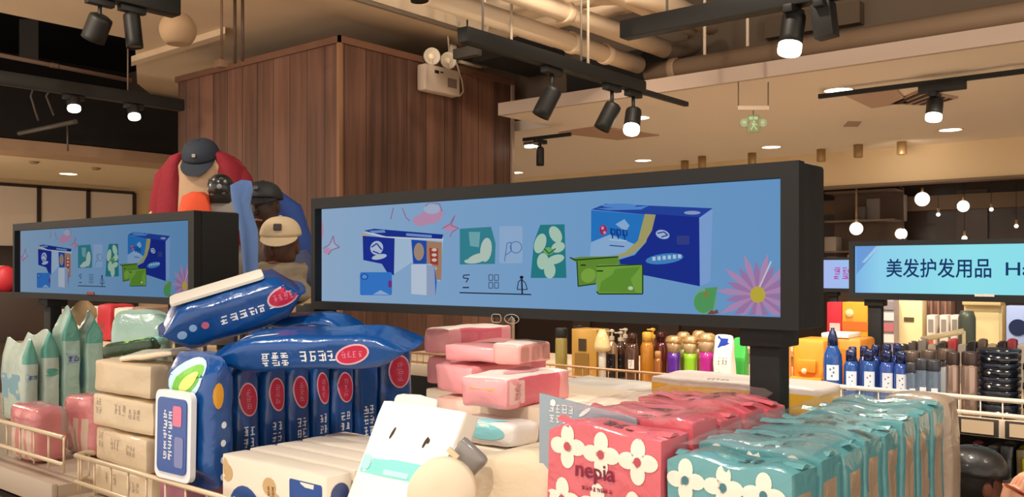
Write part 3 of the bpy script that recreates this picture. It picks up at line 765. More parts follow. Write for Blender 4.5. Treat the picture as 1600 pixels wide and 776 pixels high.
# leaf and daisy
ad('7fb8b4', pe(1101, 470, 19, 22)); ad('5fae6a', pe(1098, 472, 15, 17), [(1100, 450), (1120, 448), (1112, 490)]); ad('8c9a52', pe(1102, 460, 5, 6))
for k in range(22):
    a = 2 * math.pi * k / 22 + .1; L = 66 if k % 2 else 52; ca, sa = math.cos(a), math.sin(a)
    q = [(1183 + ca * 9 - sa * 2, 460 + sa * 9 + ca * 2), (1183 + ca * L * .7 - sa * 5, 460 + sa * L * .7 + ca * 5), (1183 + ca * L, 460 + sa * L), (1183 + ca * L * .7 + sa * 5, 460 + sa * L * .7 - ca * 5), (1183 + ca * 9 + sa * 2, 460 + sa * 9 - ca * 2)]
    q = [(max(1110, min(1225 + (y - 460) * .03, x)), min(492, y)) for x, y in q]
    if all(abs(q[0][0] - x) < 70 for x, y in q): ad('c79ccb' if k % 2 else 'b488bd', q)
ad('d8c24a', pe(1183, 460, 12, 13)); stroke('e8dff0', 1.2, (1186, 448), (1196, 426), (1204, 408)); ad('8a5a52', [(1104, 492), (1110, 484), (1114, 486), (1120, 483), (1122, 489), (1114, 493)])

bl, tl = P(502, 470, Y=YD), P(497, 327, Y=YD); tr, brp = P(1222, 278, Y=YD), P(1228, 496, Y=YD)
DX0, DX1 = (bl.x + tl.x) / 2, (tr.x + brp.x) / 2; DZ0, DZ1 = (bl.z + brp.z) / 2, (tl.z + tr.z) / 2
fl, fr_ = P(487, 400, Y=YD - .012).x, P(1249, 400, Y=YD - .012).x
FZ0, FZ1 = (P(490, 481, Y=YD).z + P(1249, 517, Y=YD).z) / 2, (P(484, 312, Y=YD).z + P(1249, 251, Y=YD).z) / 2
SCRB = mat('090807', .65); SCRB2 = mat('0a0908', .65)
RX = (fl + fr_) / 2
def screen_body(name, label, loc, w, z0, z1, dx0, dx1, dz0, dz1, dep, pole_x, pole_bot, pole_w=.052):
    """all z relative to the root"""
    t = thing(name, label, 'screen', loc)
    m = M(); y0, y1 = -.014, .008
    m.span((-w / 2, y1, z0), (w / 2, dep, z1), SCRB2, .006)
    m.span((-w / 2, y0, z0), (w / 2, y1, dz0), SCRB).span((-w / 2, y0, dz1), (w / 2, y1, z1), SCRB)
    m.span((-w / 2, y0, dz0), (dx0, y1, dz1), SCRB).span((dx1, y0, dz0), (w / 2, y1, dz1), SCRB)
    m.build('housing', t)
    for px in pole_x:
        m = M(); m.span((px - pole_w / 2, .02, pole_bot), (px + pole_w / 2, .06, z0 + .01), SCRB, .003); m.span((px - pole_w * .7, .005, z0 - .03), (px + pole_w * .7, .075, z0 + .005), SCRB, .003)
        m.span((px - .033, -.01, pole_bot), (px + .033, .09, pole_bot + .006), SCRB); m.build('pole', t)
    return t
loc = V((RX, YD, Z2)); zr = lambda z: z - Z2
t = screen_body('display_screen', 'big black-framed stretched screen showing the blue tissue advert', loc, fr_ - fl, zr(FZ0), zr(FZ1), DX0 - RX, DX1 - RX, zr(DZ0), zr(DZ1), .095, (P(1186, 560, Y=YD).x - RX, -1.768 - RX), 0.001)
BGM = em_ramp([(0, 'a3c2e4'), (.35, '8fb9e4'), (.7, '80b2e4'), (1, '76abe0')], .68)
m = M(); m.poly([(DX0 - RX, .006, zr(DZ0)), (DX1 - RX, .006, zr(DZ0)), (DX1 - RX, .006, zr(DZ1)), (DX0 - RX, .006, zr(DZ1))], BGM)
lay = 0
for h, pls, k in AD:
    for pl in pls:
        pts = []
        for x, y in pl:
            sx, sz = sp(x, y); pts.append((min(max(sx, DX0 + .001), DX1 - .001) - RX, .0055 - lay * .000018, min(max(sz, DZ0 + .001), DZ1 - .001) - Z2))
        try: m.poly(pts, em(h, .66))
        except ValueError: pass
    lay += 1
disp = m.build('display', t)
m = M(); s = .012
for k, a in enumerate((P(776, 497, Y=YD - .015), P(800, 498, Y=YD - .015))):
    for pl in ([rrect(-.012, -.008, .012, .008, .006)] if k == 0 else [ell(0, 0, .018, .009), ]):
        for q in zip(pl, pl[1:] + pl[:1]): m.tube([(a.x - RX + q[0][0], -.016, zr(a.z) + q[0][1]), (a.x - RX + q[1][0], -.016, zr(a.z) + q[1][1])], .0009, mat('9a958e', .4), 5)
    if k: m.tube([(a.x - RX - .008, -.016, zr(a.z) - .004), (a.x - RX, -.016, zr(a.z) + .005), (a.x - RX + .009, -.016, zr(a.z) - .004)], .0009, mat('9a958e', .4), 5)
m.build('logo', t)
# the second screen of the same kind
off = P(28, 400, Y=YD).x - tl.x
DZL = -0.006
t2 = screen_body('display_screen', 'smaller-looking twin screen beside the mannequins with the same tissue advert', loc + V((off, 0, Z1 - Z2)), fr_ - fl, zr(FZ0) - .03 + DZL, zr(FZ1) - .03 + DZL, DX0 - RX, DX1 - RX, zr(DZ0) - .03 + DZL, zr(DZ1) - .03 + DZL, .13, (P(64, 560, Y=YD).x - RX - off, .46), 0.001)
d2 = disp.copy(); d2.data = disp.data.copy(); COL.objects.link(d2); d2.parent = t2; d2.location = (0, 0, -.03 + DZL)
for i, mm in enumerate(list(d2.data.materials)):     # this panel's backlight is set lower
    c = mm.copy(); d2.data.materials[i] = c
    for nd in c.node_tree.nodes:
        if nd.type == 'EMISSION': nd.inputs[1].default_value *= .72
M().box((0, -.016, zr(FZ0) - .03 + .018), (.05, .003, .008), mat('8a2c24', .4)).build('logo', t2)

# ------------------------------------------------------------------ goods of the tissue gondola
WHT = 'efe9e0'
def front(m, d, polys, mt, **k): return m.decal(polys, (0, -d / 2, 0), *FR, mt, **k)
def side(m, w, polys, mt, **k): return m.decal(polys, (w / 2, 0, 0), *SD, mt, **k)
def top(m, h, polys, mt, **k): return m.decal(polys, (0, 0, h), *TP, mt, **k)
def text_at(body, x, y, size, bold=0.0, rot=0.0):
    vs, fs = text2d(body, bold); c, s = math.cos(rot), math.sin(rot)
    return [(x + (a * c - b * s) * size, y + (a * s + b * c) * size) for a, b in vs], fs
INK = mat('2b2f58', .5)

# mint bags at the end of the first bay
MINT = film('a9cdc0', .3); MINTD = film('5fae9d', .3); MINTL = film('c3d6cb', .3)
def mint_bag(label, loc, w, d, h, seed, mt=MINT, rz=0, deco=0):
    m = M()
    def shp(p, q):
        if p.z > .62:                                     # gusset folds to a ridge on top
            k = (p.z - .62) / .38; q.y *= 1 - .9 * k; q.z += .012 * k * math.sin(3 * p.x + seed)
        return q
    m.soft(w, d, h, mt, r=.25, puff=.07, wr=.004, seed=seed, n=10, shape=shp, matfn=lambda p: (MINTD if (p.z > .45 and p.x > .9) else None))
    if deco == 1: side(m, w, [rrect(-d * .34, h * .5, d * .42, h * .6, .004)], mat('9fb8c8', .4)); side(m, w, glyphs(-d * .25, h * .52, d * .6, h * .06, 2, 1, seed), mat('4a5a8a', .5), lift=.0016)
    if deco == 2: side(m, w, [ell(-d * .05, h * .55, d * .42, h * .045)], MINTD)
    front(m, d, [rrect(-w * .4, h * .28, w * .3, h * .58, .008)], mat('86b3c4', .4))
    front(m, d, glyphs(-w * .42, h * .05, w * .1, h * .22, 1, 4, seed), mat('5a6b70', .5))
    return m.build('mint_bag', loc=loc, rz=rz, label=label, cat='bag', group='mint green bags')
rowx = -3.02
for i, (px0, px1, zt, dc) in enumerate(((36, 66, 1.372, 1), (66, 99, 1.395, 2), (97, 131, 1.468, 1), (133, 168, 1.45, 0))):
    y0, y1 = P(px0, 500, X=rowx).y, P(px1, 500, X=rowx).y
    mint_bag(['mint bag at the front of the row, with a blue label panel', 'mint bag second in the row, curled fold on top and a green oval', 'tallest mint bag, third in the row with a small label', 'mint bag fourth in the row behind the tallest'][i],
             (rowx - (.1, .1, .05, .05)[i], (y0 + y1) / 2, Z1), (.2, .2, .1, .1)[i], y1 - y0 - .004, zt - Z1, 30 + i, MINTL if i < 2 else MINT, deco=dc)
# bulb-shaped ornament poking up behind the mint bags
p = P(131, 507, D=3.22)
t = thing('bulb_ornament', 'small cream and brown bulb-shaped ornament above the mint bags', 'ornament', p)
M().lathe([(.004, -.285), (.006, -.02), (.012, 0)], mat('5a8a5a', .5)).build('stick', t)
M().lathe([(.008, -.008), (.03, .006), (.044, .03), (.042, .055), (.024, .078), (.008, .09), (.002, .1)], mat('d8b98c', .45, vary=.35, bscale=30)).build('bulb', t)
# mint pack lying behind the beige stack and the leafy flap
a = P(222, 485, D=2.62); a.z = Z1
m = M(); m.pouch(P(214, 482, D=2.62).z - Z1, .17, .09, MINT, seed=5); m.build('mint_pack', rz=.64, loc=a, label='mint pack leaning behind the beige stack and blue wipes', cat='pack')
a = P(208, 521, D=2.34)
a = a - V((0, 0, .055)); t = thing('leaf_print_pack', 'dark green leaf print pack tucked between beige stack and blue wipes', 'pack', a)
m = M(); m.soft(.15, .06, .04, film('2c4a30'), r=.6, seed=8, T=rotm(0, -.15, .6)); bv = m.tree()
m.decal([ell(.02, .0, .04, .018, 14, .5)], (0, 0, .04), *TP, mat('8fcf6a', .4), tree=bv); m.build('pack_body', t)
M().soft(.07, .05, .03, film('8ec6bb'), c=(.05, .02, .012), r=.8, seed=9, T=rotm(0, -.15, .6)).build('flap', t)
M().span((-.06, -.028, Z1 + .001 - a.z), (.03, .028, .0), mat('c8b8a0', .7)).build('carton', t)

# pink wrapped bundles behind the first rail
PINKC = film('da8a8c', .4, .22, 18); PINKD = film('c65a68', .35); PINKL = film('eab5b0', .35)
def pink_bundle(label, loc, w, d, h, seed):
    m = M()
    m.soft(w, d, h, PINKC, r=.4, puff=.05, wr=.007, freq=9, seed=seed, n=11, matfn=lambda p: (mat('d8c3ac', .5) if (p.y < -.9 and int((p.x + 1) * 3.2) % 2 and p.z < .3) else mat('b9a3a0', .3, coat=.5) if p.x > .9 and p.y > .45 and p.z > 0 else None))
    m.build('pink_bundle', loc=loc, label=label, cat='bundle', group='clear wrapped pink bundles')
pink_bundle('clear wrapped pink bundle standing right behind the cream wire rail', (-2.372 - .085, .97 + .055, Z1), .17, .105, .15, 3)
pink_bundle('deeper pink bundle squeezed between the wrapped one and the beige stack', (-2.33 - .09, 1.15, Z1), .18, .11, .165, 6)

# beige stack of soft packs
BEI = film('dcc6a4', .22, .5); bx, by = (-2.114 - 1.842) / 2, 1.0
LAY = 4; hh = (1.392 - Z2) / LAY
for k in range(LAY):
    m = M(); h = hh - .001
    m.soft(.268, .1, h, BEI, r=.2, puff=.015, wr=.004, freq=9, seed=40 + k, n=10)
    if k < 3:
        front(m, .1, glyphs(-.07 + .02 * k, h * .42, .05, .03, 3, 1, k) + glyphs(.03, h * .4, .05, .024, 3, 2, k + 9) + (glyphs(-.115, h * .38, .03, .04, 2, 2, 5) if k > 0 else []), mat('b0a090', .6))
        side(m, .268, glyphs(-.03, h * .25, .05, .05, 2, 4, k + 3), mat('8a8f9a', .6))
    m.build('soft_tissue_pack', loc=(bx, by + .05, Z2 + k * hh), rz=(.03, -.05, .04, 0)[k], label='beige soft tissue pack, ' + ['lowest', 'second from the bottom', 'third from the bottom', 'topmost'][k] + ' of the stack beside the blue wipes', cat='pack', group='beige soft pack stack')
M().soft(.2, .09, .02, film('efe0c4', .3, .2), r=.9, wr=.006, seed=3, n=6, T=rotm(.12, -.1, .2)).build('clear_wrap', loc=(bx + .06, by + .06, 1.398), label='loose clear wrapper ridge lying on the beige stack', cat='wrapper')

# blue wipes packs
BLUE = film('0b4a90', .3, .28, 22); BLUED = film('0a366e', .3, .28, 22); RED = mat('c2264a', .4, coat=.3); RIM = mat('e9b9c6', .4); WPR = mat('e6ecf4', .4); PINKW = mat('e07a98', .4)
BX = -1.63; BW = .1
ZB0 = 1.165
t = thing('display_riser', 'low pinkish carton tray under the row of upright blue wipes', 'tray', (BX - BW / 2, 1.3, Z2))
m = M(); m.span((-.05, -.34, .001), (.049, .3, ZB0 - Z2 - .002), mat('a8687a', .6), .004); m.build('carton', t)
M().span((.0492, -.3, .012), (.0502, .28, .05), mat('5a2c48', .6)).build('print_band', t)
def spine(m, w, d, h, seed, oval=True):
    bv = m.tree()
    if oval:
        side(m, w, [ell(0, h * .625, d * .33, h * .142, 22, .16)], RIM, tree=bv, lift=.0008)
        side(m, w, [ell(0, h * .625, d * .285, h * .13, 22, .16)], RED, tree=bv, lift=.0014)
        side(m, w, glyphs(-d * .13, h * .54, d * .26, h * .17, 1, 3, seed, .12), PINKW, tree=bv, lift=.002)
    side(m, w, glyphs(-d * .22, h * .13, d * .44, h * .28, 2, 3, seed + 7, .16), WPR, tree=bv, lift=.0012)
def wipes(label, loc, w, d, h, seed, oval=True, rx=0, name='wet_wipes_pack'):
    t = thing(name, label, 'wipes pack', loc, group='upright blue wipes packs'); t.rotation_euler = (rx * .4, 0, random.Random(seed).uniform(-.015, .015))
    m = M(); m.pouch(h, w + .006, d + .006, BLUE, seed=seed, wr=.003, n=12); spine(m, w, d, h, seed, oval); m.build('pack_body', t)
    return t
cols = (338, 366, 412, 452, 490, 520, 557, 597, 650)
yk = [P(px, 600, X=BX).y for px in cols]
for k in range(8):
    d = yk[k + 1] - yk[k] - .003
    wipes('upright blue wipes pack, %s behind the one facing front' % ORD[k] if k < 7 else 'last upright blue wipes pack, farthest from the rail', (BX - BW / 2, (yk[k] + yk[k + 1]) / 2, ZB0), BW, d, (1.424 - ZB0) + (.004, -.003, .002, .0, .003, -.004, .012, .03)[k], 60 + k, oval=k < 6 or k == 7, rx=(.03, .02, -.02, .03, .0, -.03, .02, -.03)[k])
# the pack facing front with its hard lid
t = thing('wet_wipes_pack', 'blue wipes pack facing front with a white framed lid and avocado print', 'wipes pack', (P(290, 650, Y=.965).x, .992, ZB0 - .006)); t.rotation_euler = (-.02, 0, .04)
w, d, h = .172, .07, .275
m = M(); m.pouch(h, w, d, BLUE, seed=77, wr=.004, n=12); bv = m.tree()
front(m, d, [ell(-.005, h * .80, .06, .042, 20, .3)], mat('bfe3ee', .3), tree=bv, lift=.0012)
front(m, d, [ell(.0, h * .79, .052, .026, 18, .5)], mat('6fbf3a', .4), tree=bv, lift=.0018)
front(m, d, [ell(.008, h * .785, .034, .014, 16, .55)], mat('d9e27a', .4), tree=bv, lift=.0024)
side(m, w, [ell(0, h * f, .006, .007, 10) for f in (.12, .24, .36, .49)], WPR, tree=bv, lift=.001)
side(m, w, [ell(-.012, h * .70, .011, .026, 12)], mat('d79a2c', .4), tree=bv, lift=.001)
m.build('pack_body', t)
T = frame((-.012, -d / 2 - .004, h * .40), (0, -1, 0.0), (1, 0, 0))
m = M(); m.prism(rrect(-.062, -.088, .062, .088, .016), T, .012, mat('eceff2', .35)); lid = m.build('lid', t)
m = M(); T2 = T @ Matrix.Translation((0, 0, .012)); m.prism(rrect(-.05, -.074, .05, .074, .012), T2, .003, mat('164b9c', .3, coat=.4)); T3 = T2 @ Matrix.Translation((0, 0, .0035))
for pl in glyphs(-.03, -.05, .035, .1, 2, 5, 3, .15): m.poly([T3 @ V((x, y, 0)) for x, y in pl], WPR)
m.poly([T3 @ V((x, y, .0002)) for x, y in rrect(.005, .02, .035, .06, .006)], PINKW); m.poly([T3 @ V((x, y, .0002)) for x, y in rrect(.012, -.06, .042, .0, .006)], mat('7d86b8', .4))
m.build('lid_label', lid)
# packs lying over the row
def lying(label, A, B, w, t_, seed, deco, roll=0.0, mt=BLUE):
    A, B = V(A), V(B); L = (B - A).length; ax = (B - A).normalized()
    y = V((0, 0, 1)).cross(ax).normalized(); up = ax.cross(y)
    Mx = Matrix((ax, y, up)).transposed().to_4x4(); Mx.translation = A; Mx = Mx @ rotm(roll, 0, 0)
    t = thing('wet_wipes_pack', label, 'wipes pack', A, group='blue wipes packs lying on the row')
    t.matrix_basis = Mx
    TT = Matrix(((0, 0, 1, 0), (1, 0, 0, 0), (0, 1, 0, 0), (0, 0, 0, 1)))      # pouch length -> local x, width -> y, thickness -> z
    m = M(); m.pouch(L, w, t_, mt, seed=seed, wr=.005, n=12, T=TT); bv = m.tree()
    S = ((0, -w / 2, 0), (1, 0, 0), (0, 0, 1)); Tp = ((0, 0, t_ / 2), (1, 0, 0), (0, 1, 0))
    for kind, pl, mm, lf in deco: m.decal(pl, *(S if kind == 's' else Tp), mm, tree=bv, lift=lf)
    m.build('pack_body', t); return t, L, w, t_
g = lambda x, y, a, b, nx, ny, s: glyphs(x, y, a, b, nx, ny, s, .15)
L = .36
t, L, w, th = lying('blue wipes pack tilted on top of the pile with its lid edge showing', P(246, 517, D=1.93), P(476, 446, D=2.02), .15, .112, 21, [
    ('s', [ell(.27, .01, .036, .022, 20, .15)], RIM, .001), ('s', [ell(.27, .01, .032, .018, 20, .15)], RED, .0016), ('s', g(.247, .0, .045, .02, 4, 1, 2), PINKW, .002),
    ('s', g(.13, -.012, .12, .02, 6, 1, 4), WPR, .001), ('s', [ell(.05, -.006, .01, .009), ell(.075, .002, .008, .008)], mat('8fb6e8', .3), .001), ('s', [ell(.1, .0, .008, .008)], mat('c66a8a', .3), .001)], roll=.22)
T = Matrix.Translation((.15, -.01, th / 2 - .002)); lid = M().prism(rrect(-.105, -.04, .095, .04, .012), T, .006, mat('ece7dc', .35)).build('lid', t)
lying('blue wipes pack lying flat behind the tilted one', P(402, 510, D=2.1), P(560, 509, D=1.98), .085, .066, 22, [
    ('s', g(.03, -.012, .05, .024, 3, 1, 5) + g(.09, -.01, .06, .018, 4, 1, 6), WPR, .001), ('s', [ell(.185, -.0, .028, .012, 18, .1)], RIM, .001), ('s', [ell(.185, -.0, .025, .0095, 18, .1)], RED, .0016)], roll=.2)
lying('long blue wipes pack lying across the upright ones with red oval', P(340, 548, D=1.86), P(658, 537, D=1.80), .13, .078, 23, [
    ('s', g(.12, -.02, .06, .03, 3, 2, 8) + g(.2, -.014, .075, .026, 4, 1, 9), WPR, .001), ('s', [ell(.308, .0, .036, .02, 20, .25)], RIM, .001), ('s', [ell(.308, .0, .032, .0165, 20, .25)], RED, .0016), ('s', g(.285, -.008, .045, .016, 4, 1, 1), PINKW, .002),
    ('t', [ell(.06, -.02, .03, .006, 12, .3), ell(.12, -.03, .03, .004, 12, .15)], WPR, .001)], roll=.2)
0 and lying('dark blue wipes pack drooping over the upright ones near the lid side', P(292, 552, D=1.80), P(420, 528, D=1.86), .12, .05, 24, [('t', [ell(.06, -.01, .02, .01, 12)], mat('5fae4a', .4), .001)], roll=.2, mt=BLUED)

# cream cartons in front of the blue row
CRT = mat('efe4d2', .45, coat=.2); cx0, cx1 = P(344, 712, Y=.97).x, -1.205
zt = 1.249; n = 5; dy = .062
for k in range(n):
    d = dy - .003; w, h = cx1 - cx0, zt - Z2
    m = M(); m.soft(w, d, h, CRT, r=.14, puff=.012, wr=.0016, seed=k + 90, n=8)
    if k == 0:
        bv = m.tree()
        front(m, d, [ell(-.08, h * .4, .055, .055, 22)], mat('1f4a8e', .4), tree=bv); front(m, d, [rect(-.135, h * .42, -.02, h * .46)], CRT, tree=bv, lift=.0014); front(m, d, glyphs(-.12, h * .5, .08, .014, 6, 1, 3), WPR, tree=bv, lift=.0014)
        front(m, d, [rrect(.055, -.0 + h * .05, .145, h * .9, .004, 2)], mat('1c4a96', .4), tree=bv); front(m, d, [ell(.1, h * .56, .03, .03)], CRT, tree=bv, lift=.0014); front(m, d, glyphs(.08, h * .5, .04, .02, 3, 2, 4), mat('1c4a96'), tree=bv, lift=.002)
        for x, y in ((-.155, .86), (-.005, .76), (.012, .62), (-.14, .8)): front(m, d, [ell(x, h * y, .02, .017, 14)], mat('c9a878', .6), tree=bv)
        front(m, d, glyphs(-.012, h * .66, .025, .02, 2, 2, 2), mat('8a5a34'), tree=bv, lift=.0014)
        side(m, w, [ell(0, h * .8, .02, .02)], mat('3a4a7a', .4), tree=bv)
    m.build('tissue_carton', loc=((cx0 + cx1) / 2, .97 + d / 2 + k * dy, Z2), label=('cream tissue pack with blue labels at the front of the cream row' if k == 0 else 'cream tissue pack, %s behind the labelled front one' % ORD[k - 1]), cat='pack', group='cream tissue packs in a row')

# white pack leaning forward with a teal band
q = [V((-1.198, .950, 1.092)), V((-0.995, .950, 1.092)), V((-.963, 1.075, 1.378)), V((-1.166, 1.075, 1.372))]
nx = (q[1] - q[0]).normalized(); up = ((q[3] - q[0]) - nx * (q[3] - q[0]).dot(nx)).normalized(); out = nx.cross(up)      # out faces the aisle
t = thing('white_tissue_pack', 'white tissue pack leaning back with a teal band and two dark marks', 'pack', (q[0] + q[1]) / 2)
Mx = Matrix((nx, -out, up)).transposed().to_4x4(); Mx.translation = (q[0] + q[1]) / 2; t.matrix_basis = Mx
W, H, D = (q[1] - q[0]).length, (q[3] - q[0]).length, .042
WF = mat('f3efe8', .4, coat=.25)
m = M(); m.soft(W, D, H, WF, c=(0, D / 2, 0), r=.3, puff=.015, wr=.0025, freq=8, seed=4, n=10, shape=lambda p, qq: V((qq.x + .014 * p.z, qq.y, qq.z))); bv = m.tree()
def fr2(pl, mm, lf=.0008): m.decal(pl, (0, 0, 0), *FR, mm, tree=bv, lift=lf)
Hc = H / .318
fr2([rrect(-.088, H * .57, .07, H * .67, .004, 2)], mat('86e2d4', .4)); fr2([rrect(-.088, H * .59, -.065, H * .67, .008, 3)], mat('a9efe2', .4), .0014); fr2([rrect(-.03, H * .58, .03, H * .61, .002, 2)], mat('b4f0e6', .4), .0014)
fr2([ell(-.035, H * .81, .003, .012, 8, -.35), ell(.045, H * .79, .003, .011, 8, -.35), ell(.05, H * .80, .004, .005, 8)], mat('3a2a1a', .6)); fr2([rect(-.03, H * .42, .06, H * .424)], mat('8a7a68', .6))
m.build('pack_body', t)
M().soft(W * .55, .018, .03, film('d9d6d2', .4, .15), c=(-.02, .02, H - .012), r=.9, wr=.006, seed=2, n=6).build('crimped_top', t)
# roll leaning against it and the cream pack beside
ROLL = mat('ead9bd', .6); c = P(690, 772, D=1.285)
m = M(); T = frame(c, -FW + V((0, 0, .12)), RT)
m.lathe([(.047, -.05), (.050, -.046), (.050, -.004), (.047, 0), (.012, .0005)], ROLL, T, 32)
m.build('tissue_roll', label='cream tissue roll end beside the white leaning pack', cat='roll')
M().span((-.05, -.004, .001), (.03, .045, c.z - .0505 - Z2), CRT, .004).build('tissue_carton', loc=(c.x, c.y + .016, Z2), label='cream carton under the tissue roll', cat='pack')
CRP = film('e8d6b8', .2, .5)
m = M(); m.soft(.225, .16, .28, CRP, r=.2, puff=.03, wr=.005, freq=7, seed=12, n=11, shape=lambda p, q: V((q.x, q.y, q.z * (1.0 if p.z < 0 else .62 + .45 * (p.x + 1) / 2)))); front(m, .16, [ell(-.05, .045, .022, .014)], mat('f2ece2', .5))
m.build('soft_tissue_pack', loc=(-.862, 1.1, Z2), label='big cream pack with a slanting top between leaning pack and pink flower pack', cat='pack')
a = P(726, 722, D=1.35)
m = M(); m.soft(.06, .03, .06, mat('8b8784', .25, coat=.5), c=(0, 0, -.03), r=.5, wr=.006, seed=5, n=7, T=rotm(0, .7, .4)); m.box((-.02, -.018, .005), (.02, .004, .008), mat('d8cba8', .3), T=rotm(0, .7, .4)); m.build('foil_pouch', loc=a, label='small grey foil pouch wedged beside the tissue roll', cat='pouch')
def flatpack(name, label, px, py, D, w, d, h, mt, rz=0, seed=1, deco=None, cat='pack', tilt=(0, 0)):
    a = P(px, py, D=D); m = M(); m.soft(w, d, h, mt, r=.45, puff=.05, wr=.004, seed=seed, n=9, T=rotm(tilt[0], tilt[1], 0))
    if deco: deco(m, w, d, h)
    return m.build(name, loc=a - V((0, 0, h)), rz=rz, label=label, cat=cat)
flatpack('soft_tissue_pack', 'white pack lying with a turquoise oval behind the cream pack', 772, 652, 1.615, .16, .09, .045, film('eee9e4', .25), 0, 3, lambda m, w, d, h: (top(m, h, [ell(.0, -.025, .045, .016, 16, .2)], mat('8fd6de', .4)), front(m, d, [ell(.01, h * .6, .05, .014)], mat('8fd6de', .4))))
a = P(772, 652, D=1.615)
M().span((a.x - .09, a.y - .045, Z2 + .001), (a.x + .2, a.y + .045, a.z - .046), mat('e4d6c4', .7), .004).build('carton_box', label='plain carton riser under the turquoise oval pack', cat='box')
M().span((-1.15, a.y + .05, Z2 + .001), (-.78, 1.58, 1.350), mat('dccbb4', .7), .004).build('carton_box', label='plain carton riser under the pink pack nearest the aisle', cat='box')

# pink soft tissue packs
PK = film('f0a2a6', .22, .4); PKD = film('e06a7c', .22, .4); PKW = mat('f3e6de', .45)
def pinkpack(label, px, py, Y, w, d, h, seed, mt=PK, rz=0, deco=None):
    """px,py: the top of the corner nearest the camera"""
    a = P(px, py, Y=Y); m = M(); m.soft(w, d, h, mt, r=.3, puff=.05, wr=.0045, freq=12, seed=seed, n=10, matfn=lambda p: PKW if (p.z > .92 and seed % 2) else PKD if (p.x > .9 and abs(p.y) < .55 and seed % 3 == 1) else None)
    if deco: deco(m, w, d, h)
    m.build('soft_tissue_pack', loc=(a.x - w / 2, Y + d / 2, a.z - h), rz=rz, label=label, cat='pack', group='pink soft tissue packs')
LAB = mat('f0c4bf', .4)
def d1(m, w, d, h):
    bv = m.tree(); side(m, w, [rrect(-d * .42, h * .2, -d * .22, h * .85, .003, 2)], LAB, tree=bv); side(m, w, glyphs(-d * .38, h * .3, d * .12, h * .45, 1, 4, 3), mat('c07a80'), tree=bv, lift=.0014); front(m, d, [rect(-w * .45, h * .55, w * .4, h * .7)], mat('e0a878', .5), tree=bv); top(m, h, [ell(.01, .0, .022, .05, 18)], mat('e6a8b4', .4), tree=bv)
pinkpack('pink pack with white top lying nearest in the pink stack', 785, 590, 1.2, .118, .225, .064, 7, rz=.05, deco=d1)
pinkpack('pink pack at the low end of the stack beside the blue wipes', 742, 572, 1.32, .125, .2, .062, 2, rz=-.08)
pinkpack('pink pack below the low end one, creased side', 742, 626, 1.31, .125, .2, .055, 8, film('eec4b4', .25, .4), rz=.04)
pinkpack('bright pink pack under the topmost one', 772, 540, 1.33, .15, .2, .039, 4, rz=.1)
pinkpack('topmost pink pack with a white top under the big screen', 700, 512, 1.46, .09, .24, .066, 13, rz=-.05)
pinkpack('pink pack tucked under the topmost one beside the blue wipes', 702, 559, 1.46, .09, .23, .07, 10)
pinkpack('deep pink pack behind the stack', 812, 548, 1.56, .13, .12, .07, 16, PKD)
def d5(m, w, d, h):
    bv = m.tree()
    for x in (-.3, .0, .3): side(m, w, [rrect((x - .1) * d, h * .2, (x + .1) * d, h * .8, .004, 2)], mat('c98e84', .4), tree=bv)
pinkpack('small pink pack with windows at the far end of the pink stack', 806, 536, 1.30, .07, .125, .046, 9, film('eda69f', .2, .4), rz=.1, deco=d5)
for i, (x0, x1, y0, y1, z) in enumerate(((-1.29, -1.16, 1.315, 1.455, 1.285), (-1.47, -1.385, 1.47, 1.68, 1.325), (-1.34, -1.17, 1.47, 1.67, 1.285))):
    M().span((x0, y0, Z2 + .001), (x1, y1, z), mat('dccbb4', .7), .004).build('carton_box', label=['plain low carton riser beside the last upright blue wipes', 'narrow tall carton riser under the topmost pink pack', 'plain carton riser under the deep pink pack'][i], cat='box')

# flat packs behind the pole
YW = film('ffc83c', .2, .4)
def yel(m, w, d, h): top(m, h, glyphs(-.02, -.07, .06, .012, 5, 1, 3), mat('9a9a92'), lift=.001)
a, b = P(1000, 604, Y=1.6), P(1274, 604, Y=1.6)
t = thing('yellow_pack', 'long white-topped yellow pack lying behind the screen pole', 'pack', ((a.x + b.x) / 2, 1.69, 1.322))
w = b.x - a.x; m = M(); m.soft(w, .15, .06, YW, r=.4, puff=.03, wr=.004, freq=9, seed=3, n=11, matfn=lambda p: PKW if p.z > .55 else None); top(m, .06, glyphs(-.05, -.06, .05, .01, 5, 1, 3), mat('9a9a92')); m.build('pack_body', t)
M().span((a.x + .02, 1.62, Z2 + .001), (b.x - .02, 1.8, 1.32), mat('dccbb4', .7), .004).build('carton_box', label='plain carton riser under the yellow pack', cat='box')
flatpack('soft_tissue_pack', 'flat white pack between the pink stack and the yellow pack', 940, 594, 2.1, .24, .2, .05, film('f0ebe4', .2), 0, 6)
M().span((-1.22, 1.72, Z2 + .001), (-.99, 1.9, 1.289), mat('dccbb4', .7), .004).build('carton_box', label='plain carton riser under the flat white pack', cat='box')

